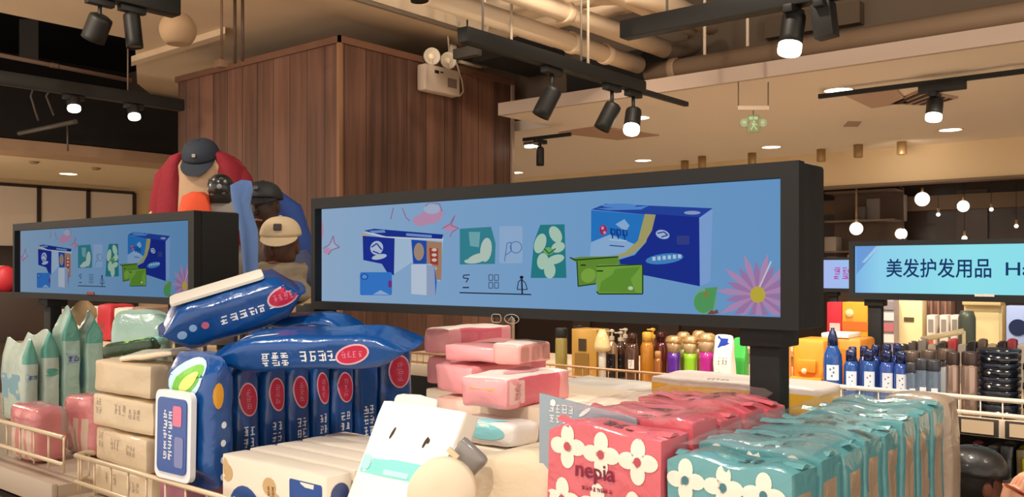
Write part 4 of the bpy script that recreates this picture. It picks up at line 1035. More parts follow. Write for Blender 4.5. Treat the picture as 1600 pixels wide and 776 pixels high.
# flower tissue packs, pink row and teal row
FLW = mat('f6eede', .4); TEALB = film('62a2a8', .3, .22, 20); TEALD = mat('4a7d88', .4); ROSE = film('db6570', .3, .22, 20); ROSED = mat('c2505e', .4); TAN = film('b49a80', .35, .3); CLEARW = mat('e4ecec', .08, coat=1.0, alpha=.28)
def flower(m, d, bv, x, y, r, mid):
    front(m, d, [ell(x, y + r * .55, r * .4, r * .52, 16), ell(x, y - r * .55, r * .4, r * .52, 16), ell(x - r * .55, y, r * .52, r * .4, 16), ell(x + r * .55, y, r * .52, r * .4, 16), ell(x, y, r * .3)], FLW, tree=bv, lift=.0009)
    front(m, d, [ell(x, y, r * .2, r * .22)], mid, tree=bv, lift=.0016)
def flower_pack(label, loc, w, d, h, body, mid, seed, facing, tall=0, logo=True, group='flower tissue packs'):
    t = thing('flower_tissue_pack', label, 'pack', loc, group=group)
    m = M()
    def shp(p, q):
        if p.z > .55: q.z -= .014 * max(0, abs(p.x) - .6) - .004 * math.sin(p.x * 4 + seed)
        return q
    sidem = lambda p: (TAN if p.x > .93 and abs(p.y + .25 * noise.noise((p.z * 2, seed, 0))) < .52 and -1 < p.z < .8 else None)
    m.soft(w, d, h, body, r=.14, puff=.004, wr=.003, seed=seed, n=11, shape=shp, matfn=sidem); bv = m.tree()
    if facing:
        u = w / .192
        for x, y in (((-.056, h - .030), (.0, h - .034), (.058, h - .036), (-.064, h - .1), (-.006, h - .1), (.05, h - .102)) if facing == 1 else ((-.062, h - .029), (-.004, h - .03), (.054, h - .031), (-.05, h - .15), (.03, h - .16), (.08, h - .17))):
            flower(m, d, bv, x * u, y, .0285 * u, mid)
        if logo:
            ly = h - .066 if facing == 1 else h - .06
            front(m, d, text_at('nepia', -.043 * u if facing == 1 else -.042 * u, ly, .031 * u, .012), mat('7c1f3c' if facing == 1 else '25505c', .4), tree=bv, lift=.002)
            front(m, d, glyphs(-.032 * u, ly - .017, .05 * u, .006, 8, 1, 5, .2), mat('8a2a40' if facing == 1 else '25505c', .4), tree=bv, lift=.0016)
    top(m, h, glyphs(-w * .1, -d * .2, w * .3, d * .35, 3, 1, seed, .2), mat('4a1f22' if body is ROSE else '3a5a60', .4), tree=bv, lift=.0012)
    m.build('pack_body', t)
    m = M(); rnd = random.Random(seed)            # ridge of sealed clear film along the top
    pts = [(-w * .48 + w * .96 * k / 9, .004 * math.sin(k * 1.7 + seed), h - .004 + .008 * rnd.random()) for k in range(10)]
    for a, b in zip(pts, pts[1:]): m.hexa([V(a) + V((0, -.012, -.004)), V(b) + V((0, -.012, -.004)), V(b) + V((0, .012, -.004)), V(a) + V((0, .012, -.004)), V(a) + V((0, -.004, 0)), V(b) + V((0, -.004, 0)), V(b) + V((0, .004, 0)), V(a) + V((0, .004, 0))], film('6aa8ac' if body is not ROSE else 'da6e78', .4, .2))
    m.build('film_seal', t)
    return t
px0, px1 = P(846, 650, Y=.95).x, P(1022, 690, Y=.95).x
pw = px1 - px0 + .008; ph = 1.398 - Z2
for k, y in enumerate((.95, 1.03, 1.105, 1.18, 1.255)):
    flower_pack(['pink flower print tissue pack facing front', 'pink flower tissue pack, first behind the front pink one', 'pink flower tissue pack, second behind the front pink one', 'pink flower tissue pack, third behind the front pink one', 'pink flower tissue pack just before the screen pole'][k], (px0 + pw / 2 + .004, y + .037, Z2), pw, .0745, ph + (0, .008, .004, .01, .006)[k], ROSE, ROSED, 110 + k, 1 if k == 0 else 0, group='pink flower tissue packs')
tx0, tx1 = P(1020, 690, Y=.95).x, P(1241, 720, Y=.95).x
tx0 = max(tx0, px1 + .012); tw = tx1 - tx0; thh = 1.378 - Z2
for k in range(8):
    flower_pack('teal flower tissue pack facing front with tan side panel' if k == 0 else 'teal flower tissue pack, %s behind the front teal one' % ORD[k - 1], (tx0 + tw / 2, .95 + .04 + k * .079, Z2), tw, .0785, thh + (0, .006, .003, .008, .004, .006, .002, .006)[k], TEALB, TEALD, 130 + k, 2 if k < 2 else 0, group='teal flower tissue packs')
t = thing('flower_tissue_pack', 'tan translucent wrapped pack at the far end of the teal row', 'pack', (tx1 - .055, .95 + 8 * .079 + .055, Z2))
m = M(); m.soft(.12, .09, thh + .012, film('a8917c', .3, .3), r=.4, puff=.05, seed=9, wr=.004); m.build('pack_body', t)
# loose clear film left lying over the two rows
def film_sheet(label, x0, x1, y0, y1, z, seed, hx):
    m = M(); n, k = 26, 12; rows = []
    for i in range(n + 1):
        row = []
        for j in range(k + 1):
            x = x0 + (x1 - x0) * j / k; y = y0 + (y1 - y0) * i / n
            e = max(abs(2 * j / k - 1) - .75, abs(2 * i / n - 1) - .9, 0)
            q = V((x * 16, y * 30, seed)); row.append((x, y, z + .006 * noise.noise(q) + .003 * noise.noise(q * 2.7) - .05 * e * (1 if e else 0)))
        rows.append(row)
    T_ = mat(hx, .12, coat=1.0, alpha=.1, bump=.25, bscale=45)
    up = [[m.bm.verts.new(p) for p in r] for r in rows]
    for i in range(n):
        m.paint([m.bm.faces.new((up[i][j], up[i][j + 1], up[i + 1][j + 1], up[i + 1][j])) for j in range(k)], T_, True)
    o = m.build('clear_film', label=label, cat='film'); md = o.modifiers.new('thickness', 'SOLIDIFY'); md.thickness = .0008; return o
film_sheet('crinkled clear film over the pink flower packs', px0 + .006, px1 - .006, .965, 1.315, Z2 + ph + .022, 3, 'e8c8c8')
film_sheet('crinkled clear film over the teal flower packs', tx0 + .004, tx1 - .008, .965, 1.565, Z2 + thh + .021, 8, 'd0d8d8')
# grey-blue clear bag whose printed header stands up behind the pink front pack
a = P(846, 614, Y=1.024); hx1 = P(1000, 640, Y=1.024).x
t = thing('header_bag', 'grey-blue clear bag header standing behind the pink front pack', 'bag', (a.x, 1.0252, Z2))
w, h = hx1 - a.x, a.z - Z2
m = M(); m.soft(w, .0045, h, mat('93a5b2', .15, coat=.6), c=(w / 2 - .006, .0024, 0), r=.5, wr=.0004, puff=0, n=8, shape=lambda p, q: V((q.x, q.y, q.z - (.02 * (p.x + 1) / 2 if p.z > .5 else 0)))); bv = m.tree()
m.decal(glyphs(.012, h - .042, .045, .03, 4, 2, 5, .12) + [ell(.02, h - .012, .005), ell(.075, h - .02, .012, .003, 10, .6)], (0, 0, 0), *FR, mat('eef2f4', .4), tree=bv)
m.build('header_sheet', t)

# ================================================================== THE BOTTLE GONDOLA
GZ = 1.05; GY = 3.6
CRM = mat('d6c0a2', .5); MET = mat('efe6d8', .35)
t = thing('gondola_shelf', 'long shelf of shampoo bottles across the aisle', 'shelf', (0, 0, 0))
M().span((-4.3, GY - .03, GZ - .03), (1.6, 4.7, GZ), CRM).build('shelf_board', t)
M().span((-4.3, GY - .05, GZ - .05), (1.6, GY - .03, GZ + .016), mat('d8c3a8', .5), .004).build('shelf_lip', t)
M().span((-4.3, GY + .02, .74), (1.6, 4.6, .77), mat('4a433e', .5)).build('lower_board', t)
M().span((-4.3, 4.06, .1), (1.6, 4.12, GZ - .03), mat('2f2a28', .6)).build('back_panel', t)
M().span((-4.3, GY + .05, 0), (1.6, 4.6, .1), mat('3a3430', .6)).build('plinth', t)
for k in range(9):
    x = P(1528, 662, Y=GY - .05).x + (k - 6) * .155
    m = M(); m.box((x, GY - .053, GZ - .016), (.135, .01, .062), mat('3a322c', .5), bevel=.003); m.box((x, GY - .059, GZ - .016), (.105, .004, .046), mat('c9b193', .45)); m.build('price_ticket', t)
basket('basket_rail', 'cream wire rail in front of the blue and silver bottles', P(1275, 605, Y=GY).x, 1.5, GY, GZ + .025, GZ + .08, False, .072, MET, .009)
basket('basket_rail', 'brownish wire rail in front of the amber bottles', -4.2, P(1100, 600, Y=GY).x, GY, GZ + .02, GZ + .07, False, .05, mat('b98a66', .4, metal=.3), .006)
def item(px, Y): return P(px, 560, Y=Y).x
def hgt(py, px, Y): return P(px, py, Y=Y).z - GZ
def wid(wpx, px, Y): return wpx * depth(P(px, 560, Y=Y)) / FPX
def bottle(name, label, px, wpx, py, Y, body, cap, prof='pump', group=None, lab=None, seg=20, bz=GZ, h=None, cat='bottle', labm=None):
    x = item(px, Y); r = wid(wpx, px, Y) / 2 * .86; bz = bz + .001; h = h or (P(px, py, Y=Y).z - bz)
    t = thing(name, label, cat, (x, Y, bz), group=group)
    if prof == 'pump':
        M().lathe([(r * .92, 0), (r, .008), (r, h * .62), (r * .85, h * .7), (r * .4, h * .75), (r * .36, h * .8)], body, None, seg).build('bottle_body', t)
        m = M(); m.lathe([(r * .44, h * .79), (r * .44, h * .86), (r * .16, h * .87), (r * .16, h * .94), (r * .42, h * .95), (r * .42, h * .985), (r * .1, h)], cap, None, 14); m.box((-r * .45, -r * .3, h * .965), (r * .9, r * .3, h * .03), cap, bevel=.002); m.build('pump', t)
    elif prof == 'cone':
        M().lathe([(r * .95, 0), (r, .01), (r, h * .58), (r * .92, h * .66), (r * .6, h * .74), (r * .52, h * .78)], body, None, seg).build('bottle_body', t)
        M().lathe([(r * .56, h * .77), (r * .52, h * .86), (r * .34, h * .95), (r * .2, h * .97), (r * .2, h)], cap, None, 16).build('cap', t)
    elif prof == 'cyl':
        M().lathe([(r * .95, 0), (r, .006), (r, h * .76), (r * .92, h * .79), (r * .86, h * .8)], body, None, seg).build('bottle_body', t)
        M().lathe([(r * .98, h * .8), (r, h * .81), (r, h * .97), (r * .9, h)], cap, None, 18).build('cap', t)
    elif prof == 'flip':
        M().lathe([(r * .9, 0), (r, .01), (r * .98, h * .7), (r * .7, h * .8)], body, None, seg).build('bottle_body', t)
        M().lathe([(r * .72, h * .79), (r * .72, h * .98), (r * .5, h)], cap, None, 14).build('cap', t)
    elif prof == 'vase':
        M().lathe([(r * .8, 0), (r * .9, .008), (r * .86, h * .56), (r * .9, h * .66)], body, None, seg).build('bottle_body', t)
        M().lathe([(r * .86, h * .66), (r * .9, h * .76), (r * 1.05, h * .86)], cap, None, seg).build('bottle_neck', t)
        M().lathe([(r * 1.08, h * .86), (r * 1.12, h * .9), (r * 1.0, h * .97), (r * .6, h)], mat('d9b078', .25, metal=.6), None, seg).build('cap', t)
    if lab:
        T = frame((0, -r * 1.0 - .0016, h * lab[0]), (.5 * x / 3 if False else 0, -1, 0), (1, 0, 0))
        m = M()
        for a0 in [0]:
            cyl = M(); 
            pts = []
            n = 8
            for i in range(n + 1):
                a = -math.pi / 2 + (i / n - .5) * lab[2] + .35
                pts.append((math.cos(a) * (r + .0012), math.sin(a) * (r + .0012)))
            for (p, q) in zip(pts, pts[1:]):
                m.poly([(p[0], p[1], h * (lab[0] - lab[1])), (q[0], q[1], h * (lab[0] - lab[1])), (q[0], q[1], h * (lab[0] + lab[1])), (p[0], p[1], h * (lab[0] + lab[1]))], labm or mat('d8dce6', .4), True)
            if lab[1] > .08:
                for (xx, zz) in ((.3, .3), (.5, -.1), (.62, .5), (.4, -.55)):
                    i = int(xx * n); p, q = pts[i], pts[i + 1]; z = h * (lab[0] + zz * lab[1])
                    m.poly([(p[0] * 1.02, p[1] * 1.02, z), (q[0] * 1.02, q[1] * 1.02, z), (q[0] * 1.02, q[1] * 1.02, z + h * .025), (p[0] * 1.02, p[1] * 1.02, z + h * .025)], mat('5a6276', .4))
        m.build('label', t)
    return t
BRN = mat('4a2a1c', .15, coat=.6); AMB = mat('b0701c', .12, coat=.7); AMBD = mat('6e3a16', .15, coat=.6); DRED = mat('4a1614', .15, coat=.6); GOLD = mat('b98a3c', .3, metal=.5); CLR = mat('cfc0a8', .08, coat=.8, alpha=.75)
Y = 3.74
B = [  # name, label, px, w, top, Y, body, cap, prof
    ('shampoo_bottle', 'dark bottle with a pale lower half beside the gold box', 877, 22, 512, 3.74, mat('8a7a3e', .2, coat=.5), BLACKM, 'cyl'),
    ('shampoo_bottle', 'clear pump bottle with a dark label next to the gold box', 956, 22, 514, 3.74, mat('8a6a4c', .1, coat=.8), CLR, 'pump'),
    ('shampoo_bottle', 'brown pump bottle with a black lower half', 970, 24, 517, 3.82, mat('3a2418', .15, coat=.6), CLR, 'pump'),
    ('shampoo_bottle', 'dark brown bottle with a round white emblem', 988, 24, 520, 3.72, BRN, mat('3a1e14', .2), 'flip'),
    ('shampoo_bottle', 'amber bottle with a golden shoulder', 1011, 25, 518, 3.76, AMB, mat('d8a23c', .2, coat=.6), 'flip'),
    ('shampoo_bottle', 'deep red-brown bottle behind the copper one', 1033, 26, 518, 3.84, DRED, mat('3a100e', .2), 'flip'),
    ('shampoo_bottle', 'short copper bottle before the purple one', 1028, 16, 548, 3.68, mat('a0602c', .2, metal=.4), mat('b9824a', .3), 'flip'),
    ('shampoo_bottle', 'rear brown pump bottle between the two dark ones', 977, 22, 512, 3.95, BRN, CLR, 'pump'),
    ('shampoo_bottle', 'rear amber bottle behind the golden shouldered one', 1020, 22, 512, 3.98, AMBD, mat('d8a23c', .2), 'pump'),
    ('shampoo_bottle', 'rear dark bottle behind the gold box', 905, 22, 508, 3.98, DRED, BLACKM, 'pump'),
    ('bath_bottle', 'purple bottle with a golden beaded top', 1053, 27, 524, 3.72, mat('5c2a96', .2, coat=.6), mat('a98a66', .2, coat=.5), 'vase'),
    ('bath_bottle', 'lime green bottle with a golden beaded top', 1079, 27, 524, 3.72, mat('8cc42a', .2, coat=.6), mat('b39a6a', .2, coat=.5), 'vase'),
    ('bath_bottle', 'magenta bottle with a golden beaded top', 1104, 30, 520, 3.72, mat('b02a86', .2, coat=.6), mat('b0906c', .2, coat=.5), 'vase'),
    ('bath_bottle', 'rear olive bottle peeping between purple and lime ones', 1068, 22, 518, 3.86, mat('6e7a2c', .2, coat=.6), mat('b39a6a', .2), 'vase'),
    ('bath_bottle', 'rear gold bottle peeping between lime and magenta ones', 1092, 22, 516, 3.86, mat('8a6a2c', .2, coat=.6), mat('b39a6a', .2), 'vase'),
]
for b in B:
    lb = None
    if 'dark label' in b[1] or 'black lower' in b[1]: lb = (.28, .24, 1.6)
    if 'emblem' in b[1]: lb = (.38, .09, .9)
    bottle(b[0], b[1], *b[2:9], group='bottles beyond the big screen pole', lab=lb, labm=mat('1a1210', .4) if lb and lb[1] > .2 else mat('ddd2c4', .4))
def box_thing(name, label, px0, px1, py0, py1, Y, mt, cat, dep=.12, bz=None, bevel=.004, extra=None, group=None):
    a, b = P(px0, py0, Y=Y), P(px1, py0, Y=Y); zt = (a.z + b.z) / 2; zb = bz if bz is not None else P((px0 + px1) / 2, py1, Y=Y).z
    t = thing(name, label, cat, ((a.x + b.x) / 2, Y, zb), group=group); w, h = b.x - a.x, zt - zb
    M().span((-w / 2, 0, 0), (w / 2, dep, h), mt, bevel).build('body', t)
    if extra: extra(t, w, h)
    return t
def plate_on(t, name, x0, z0, x1, z1, mt, y=-.0015, th=.003):
    M().span((x0, y - th, z0), (x1, y, z1), mt).build(name, t)
box_thing('gift_box', 'tall gold gift box among the amber bottles', 893, 932, 514, 0, 3.74, mat('b5893f', .35, metal=.2), 'box', bz=GZ + .001, extra=lambda t, w, h: (plate_on(t, 'label', -w * .2, h * .55, w * .1, h * .8, mat('3a2a18')), plate_on(t, 'band', -w * .35, .01, w * .2, h * .5, mat('8c6a34', .3, metal=.3))))
m = M(); x = item(941, 3.66); r = wid(22, 941, 3.66) / 2
t = thing('pouring_bottle', 'slim white bottle with a flared amber spout beside the gold box', 'bottle', (x, 3.66, GZ + .001)); h = hgt(514, 940, 3.66)
M().lathe([(r * .5, 0), (r * .52, h * .5), (r * .5, h * .55)], mat('e6e0d6', .3), None, 18).build('bottle_body', t)
M().lathe([(r * .5, h * .55), (r * 1.2, h * .6), (r * 1.25, h * .68), (r * .9, h * .85), (r * .4, h)], mat('e8c88a', .1, coat=.8), None, 18).build('spout', t)
def pouchbag(name, label, px0, px1, py, Y, mt, cat='pouch', deco=None, seed=1, dep=.07):
    a, b = P(px0, py, Y=Y), P(px1, py, Y=Y); w = b.x - a.x; h = (a.z + b.z) / 2 - GZ
    def shp(p, q):
        if p.z > .1: q.y *= 1 - .85 * (p.z - .1) / .9
        return q
    m = M(); m.soft(w, dep, h, mt, r=.25, puff=.06, wr=.004, seed=seed, n=9, shape=shp); bv = m.tree()
    if deco: deco(m, w, dep, h, bv)
    return m.build(name, loc=((a.x + b.x) / 2, Y, GZ + .001), label=label, cat=cat)
def dw(m, w, d, h, bv):
    front(m, d, [[(-w * .45, h * .7), (w * .45, h * .84), (w * .45, h * .98), (-w * .3, h * .98)]], mat('1c3aa0', .4), tree=bv); front(m, d, glyphs(-w * .2, h * .46, w * .5, h * .16, 3, 1, 4), mat('7a7a50'), tree=bv); front(m, d, glyphs(-w * .3, h * .28, w * .3, h * .08, 2, 1, 6), mat('9a9a8a'), tree=bv); front(m, d, [rect(-w * .35, h * .12, w * .35, h * .16)], mat('2a2a28'), tree=bv)
pouchbag('refill_pouch', 'white refill pouch with a blue top beside the screen pole', 1117, 1147, 522, 3.7, mat('e8e2d6', .3, coat=.4), deco=dw, seed=2)
pouchbag('refill_pouch', 'bright green refill pouch half behind the screen pole', 1146, 1168, 526, 3.82, film('3fae4a', .3), seed=3)
pouchbag('refill_pouch', 'pale orange refill pouch just past the screen pole', 1207, 1235, 528, 3.72, film('eaa95c', .3), deco=lambda m, w, d, h, bv: front(m, d, [rect(-w * .1, h * .35, w * .4, h * .42)], mat('b98ab0'), tree=bv), seed=4)
def orange(t, w, h):
    plate_on(t, 'ledge', -w * .5, h * .3, w * .5, h * .36, mat('f0a23c', .4), th=.03); M().box((0, -.01, h * .55), (w * .6, .02, h * .22), mat('e08a28', .4), bevel=.008).build('tray', t); M().ball((-w * .02, -.03, h * .47), .012, mat('f2cfa0', .3)).build('knob', t)
box_thing('orange_case', 'orange plastic case with a ledge beside the tall blue bottle', 1236, 1288, 530, 0, 3.74, mat('e8952e', .4, coat=.4), 'case', dep=.2, bz=GZ + .001, bevel=.02, extra=orange)
box_thing('orange_case', 'flat orange case with a white lid under the hair care screen', 1283, 1345, 528, 0, 3.98, mat('d98a34', .4, coat=.3), 'case', dep=.2, bz=GZ + .001, bevel=.015, extra=lambda t, w, h: M().span((-w * .5, -.0, h), (w * .2, .16, h + .02), mat('e6ddd0', .4), .004).build('lid', t))
# blue bottles
BB = mat('1e4a8c', .25, coat=.5); BC = mat('14204a', .25, coat=.5); BB2 = mat('2c4a94', .25, coat=.5)
bottle('shampoo_bottle', 'tallest blue bottle with a nozzle cap at the end of the blue row', 1301, 33, 512, 3.66, BB, mat('16224c', .3), 'cone', 'blue bottles', lab=(.42, .1, 1.3))
M()
for i, (px, py) in enumerate(((1330, 546), (1358, 545), (1386, 547), (1408, 549))):
    bottle('shampoo_bottle', 'short blue bottle with white print, ' + ['first', 'second', 'third', 'fourth'][i] + ' along from the tall blue one', px, 26, py, 3.67, BB if i < 2 else BB2, BC, 'flip', 'blue bottles', lab=(.45, .17, 1.4))
for i, (px, py) in enumerate(((1332, 541), (1350, 540), (1368, 538), (1386, 537), (1402, 536))):
    bottle('shampoo_bottle', 'dark capped blue bottle at the back of the blue row, ' + ORD[i] + ' from the tall one', px, 20, py, 3.86, mat('152a66', .25, coat=.5), BC, 'flip', 'blue bottles')
CLB = mat('6f8298', .08, coat=.9, alpha=.6)
for i, (px, py, w) in enumerate(((1425, 566, 22), (1441, 560, 24), (1459, 562, 24))):
    bottle('clear_bottle', 'clear grey-blue bottle, ' + ['beside the blue ones', 'in the middle of three', 'beside the silver ones'][i], px, w, py, 3.66, CLB, mat('3a3a40', .3), 'cyl', 'clear bottles', lab=(.3, .18, .9))
box_thing('clear_box', 'clear upright pack edge between clear and silver bottles', 1468, 1478, 574, 0, 3.66, mat('a4a8ac', .15, coat=.6), 'box', dep=.06, bz=GZ, bevel=.003)
SIL = mat('a58d80', .22, metal=.65)
for i, (px, w) in enumerate(((1489, 23), (1515, 27))):
    bottle('silver_bottle', ['slimmer silver bottle beside the clear ones', 'wider silver bottle beside the black jars'][i], px, w, 549, 3.66, SIL, mat('4a3c38', .3, metal=.4), 'cyl', 'silver bottles')
for i, (px, Yj) in enumerate(((1425, 3.95), (1452, 3.95), (1478, 3.92))):
    bottle('dark_bottle', 'squat dark bottle behind the clear ones, %s from the blue row' % ORD[i], px, 28, 548 - 2 * i, Yj, mat('2a221e', .25, coat=.5), mat('6a5a50', .3, metal=.3), 'cyl', 'squat dark bottles')
JAR = mat('12151c', .2, coat=.7); jx = item(1560, 3.72); jr = wid(62, 1560, 3.72) / 2; jh = hgt(545, 1560, 3.72) / 5
for k in range(5):
    t = thing('cream_jar', 'black cream jar, %s of the jar stack beside the silver bottles' % ['lowest', 'second from the bottom', 'middle one', 'second from the top', 'topmost'][k], 'jar', (jx, 3.73, GZ + .001 + k * jh), group='stacked black jars')
    M().lathe([(jr * .93, 0), (jr * .98, .004), (jr * .98, jh * .6)], JAR, None, 28).build('jar_body', t)
    M().lathe([(jr * .96, jh * .6), (jr * 1.0, jh * .64), (jr * 1.0, jh * .96), (jr * .97, jh - .0005)], mat('1a2230', .18, coat=.8), None, 28).build('lid', t)
    M().ball((-jr * .25, -jr * .9, jh * .3), .006, mat('d8dce2', .3)).build('emblem', t)
for k in range(3):
    x = item(1600, 3.7) + .05
    t = thing('cream_jar', 'dark jar beside the black jar stack, ' + ['lowest', 'middle', 'topmost'][k] + ' at the picture edge', 'jar', (x, 3.7, GZ + .001 + k * .07), group='dark jars at the edge')
    M().lathe([(.05, 0), (.052, .06)], JAR, None, 20).build('jar_body', t); M().lathe([(.054, .045), (.054, .066), (.045, .0695)], mat('3a3438', .25), None, 20).build('lid', t)
# packs on the lower shelf under the rail
LP = [('1a1638', 'dark violet'), ('3a4aa0', 'blue'), ('2a2430', 'black'), ('7a8aa8', 'grey-blue'), ('20242a', 'charcoal'), ('8a7a50', 'tan')]
for i, (hx, nm) in enumerate(LP):
    px = 1478 + i * 25; a = P(px, 690 + (i % 2) * 6, Y=3.72)
    m = M(); m.soft(.052, .2, a.z - .77, film(hx, .3), r=.3, wr=.004, seed=i, n=7); bv = m.tree(); top(m, a.z - .77, [ell(0, -.03, .02, .03, 12)], mat(['d8ccd6', '8fb0e0', 'c86a8a', 'd8e0ea', '7a8aa0', 'd8d82a'][i], .4), tree=bv)
    m.build('toiletry_pack', loc=(a.x, 3.745, .771), label='%s toiletry pack on the low shelf under the cream rail' % nm, cat='pack', group='packs on the low shelf')
a = P(1611, 712, Y=3.68); m = M(); m.soft(.05, .05, a.z - .77, film('e0d820', .2), r=.3, seed=3, n=6); m.build('toiletry_pack', loc=(a.x, 3.655, .771), label='yellow toiletry pack on the low shelf at the picture edge', cat='pack')

# hair care screen over the bottle gondola
YS = 4.2; FZ0_ = .981
def rscreen(name, label, Yp, x0, x1, zt, zb, bez, pole_px, pic, dep=.07):
    w = x1 - x0; rx = (x0 + x1) / 2
    px = [P(p, 500, Y=Yp).x - rx for p in pole_px]
    pb = .001 if Yp < 5 else FZ0_ - GZ
    t = screen_body(name, label, (rx, Yp, GZ), w, zb - GZ, zt - GZ, -w / 2 + bez[0], w / 2 - bez[0], zb + bez[1] - GZ, zt - bez[2] - GZ, dep, px, pb, .06)
    m = M(); m.poly([(-w / 2 + bez[0], .006, zb + bez[1] - GZ), (w / 2 - bez[0], .006, zb + bez[1] - GZ), (w / 2 - bez[0], .006, zt - bez[2] - GZ), (-w / 2 + bez[0], .006, zt - bez[2] - GZ)], pic)
    return t, m, rx, w
x0, x1 = P(1328, 420, Y=YS).x, P(1328, 420, Y=YS).x + 1.19
zt, zb = P(1335, 377, Y=YS).z, P(1335, 467, Y=YS).z
t, m, rx, w = rscreen('display_screen', 'cyan hair care sign screen above the bottle shelf', YS, x0, x1, zt, zb, (.022, .03, .022), (1364,), em_ramp([(0, '7fb4e6'), (.1, '8fd0ea'), (.4, '8fe0ea'), (1, '84d8e8')]))
def spx(px, py):
    p = P(px, py, Y=YS - .006); return p.x - rx, p.z - GZ
NAVY = em('1c3a6c', .9)
for h, pl in (('6f9fdc', [(1336, 384), (1376, 383), (1337, 428)]), ('a9d4f0', [(1368, 384), (1376, 384), (1350, 410), (1345, 410)])):
    m.poly([(spx(*p)[0], .005, spx(*p)[1]) for p in pl], em(h, .95))
vs, fs = text2d('美发护发用品', .012); a0, a1 = spx(1383, 432), spx(1548, 406)
mw = max(v[0] for v in vs); sx = (a1[0] - a0[0]) / mw; sz = (a1[1] - a0[1]) / .82
bv = [m.bm.verts.new((a0[0] + v[0] * sx, .004, a0[1] + (v[1] + .06) * sz)) for v in vs]
for f in fs:
    g = m.bm.faces.new([bv[k] for k in f]); g.material_index = m.mi(NAVY)
vs, fs = text2d('Hair', .006); a0 = spx(1568, 430); s = .079
bv = [m.bm.verts.new((a0[0] + v[0] * s * 1.15, .004, a0[1] + v[1] * s)) for v in vs]
for f in fs:
    g = m.bm.faces.new([bv[k] for k in f]); g.material_index = m.mi(NAVY)
m.build('display', t)
q = spx(1539, 461); M().box((q[0], -.016, q[1]), (.075, .003, .011), mat('c4c0ba', .4)).build('logo', t)
# small far screen
YF = 7.1
t, m, rx, w = rscreen('display_screen', 'small far screen with pink lettering between the two larger ones', YF, P(1282, 430, Y=YF).x, P(1327, 430, Y=YF).x + .03, P(1300, 402, Y=YF).z, P(1300, 456, Y=YF).z, (.02, .03, .02), (1300,), em_ramp([(0, 'a9b8ec'), (1, '9cc0ee')]))
for pl in glyphs(-w * .12, P(1310, 437, Y=YF).z - GZ, w * .5, .1, 2, 2, 4, .16): m.poly([(x, .004, y) for x, y in pl], em('c050b0', .9))
m.build('display', t)

# ================================================================== FAR SHELF UNDER THE HAIR CARE SIGN
YG = 6.6; FZ = .98
t = thing('gondola_shelf', 'far shelf of boxes and packs under the hair care sign', 'shelf', (0, 0, 0))
M().span((-3.6, YG - .05, FZ - .04), (2.2, YG + .7, FZ), CRM).build('shelf_board', t); M().span((-3.6, YG, 0), (2.2, YG + .6, FZ - .04), mat('cdb08a', .6)).build('body_panel', t)
def fb(*a, **k): return box_thing(*a, bz=FZ + .001, **k)
fb('carton_box', 'red carton with white print under the far screen', 1292, 1315, 472, 0, YG + .1, mat('c8283a', .4), 'box', extra=lambda t, w, h: (plate_on(t, 'label', -w * .3, h * .4, w * .4, h * .58, mat('e8c8c4')), M().ball((w * .15, -.01, h * .25), .03, mat('e6d2c4', .4)).build('emblem', t)))
fb('carton_box', 'orange and yellow carton beside the red one under the far screen', 1316, 1355, 472, 0, YG + .1, mat('f0a030', .4), 'box', extra=lambda t, w, h: (plate_on(t, 'band', -w * .5, h * .45, w * .5, h * .62, mat('d8702a')), plate_on(t, 'label', -w * .35, h * .02, w * .2, h * .42, mat('f2d9a8')), M().ball((-w * .2, -.005, h * .78), .03, mat('f6d8a0', .4), (1, .4, 1)).build('emblem', t)))
def mags(t, w, h):
    for k in range(5): M().span((-w / 2, -.01, h * (.02 + .2 * k)), (w / 2, -.002, h * (.2 + .2 * k - .03)), mat(['8a7f86', 'd8d0cc', 'b56a72', 'd9d4d2', '8f868c'][k], .5)).build('printed_panel', t)
fb('carton_stack', 'narrow striped printed carton beside the sign pole', 1370, 1397, 468, 0, YG + .15, mat('9a8f94', .5), 'box', extra=mags)
fb('cabinet_panel', 'cream cabinet panel with a small dark emblem under the sign', 1398, 1441, 466, 0, YG + .28, mat('ecd9a8', .5), 'cabinet', extra=lambda t, w, h: plate_on(t, 'emblem', -.03, h * .58, .04, h * .66, mat('5a4a34')))
fb('folding_screen', 'brown pleated panel behind the small white boxes', 1442, 1486, 466, 0, YG + .5, mat('7c5a4c', .6), 'panel', extra=lambda t, w, h: [M().box((x * w, -.02, h / 2), (w * .09, .05, h), mat('8f6a5a', .6), bevel=.01).build('pleat', t) for x in (-.4, -.15, .1, .35)])
for i, px in enumerate((1455, 1475, 1492)):
    fb('small_carton', 'small white carton with a label, %s along from the cream panel' % ORD[i], px - 7, px + 6, 492, 0, YG + .15, mat('d9cfc4', .5), 'box', group='small white cartons', extra=lambda t, w, h: (plate_on(t, 'label', -w * .3, h * .1, w * .3, h * .4, mat(['b5483c', 'b8a890', '8a8078'][i])), plate_on(t, 'print', -w * .3, h * .6, w * .3, h * .9, mat('8f8880'))))
def mir(t, w, h):
    plate_on(t, 'panel', -w * .42, h * .1, w * .42, h * .9, mat('e2cf9a', .4)); M().span((-w * .5, -.05, h * .97), (w * .5, .1, h * 1.05), mat('c9b27e', .5), .006).build('ledge', t)
fb('display_cabinet', 'wide cream display case behind the dark roll', 1506, 1566, 474, 0, YG + .3, mat('d6c08c', .5), 'cabinet', extra=mir)
x = P(1512, 500, Y=YG + .1).x; t = thing('dark_roll', 'dark green upright roll in front of the cream display case', 'roll', (x, YG + .08, FZ)); h = P(1512, 486, Y=YG).z - FZ
M().lathe([(.05, 0), (.055, .02), (.055, h * .85), (.04, h)], mat('3c443a', .4), None, 20).build('roll', t); M().lathe([(.058, h * .1), (.058, h * .3)], mat('d8d0bc', .5), None, 20, cap=False).build('band', t)
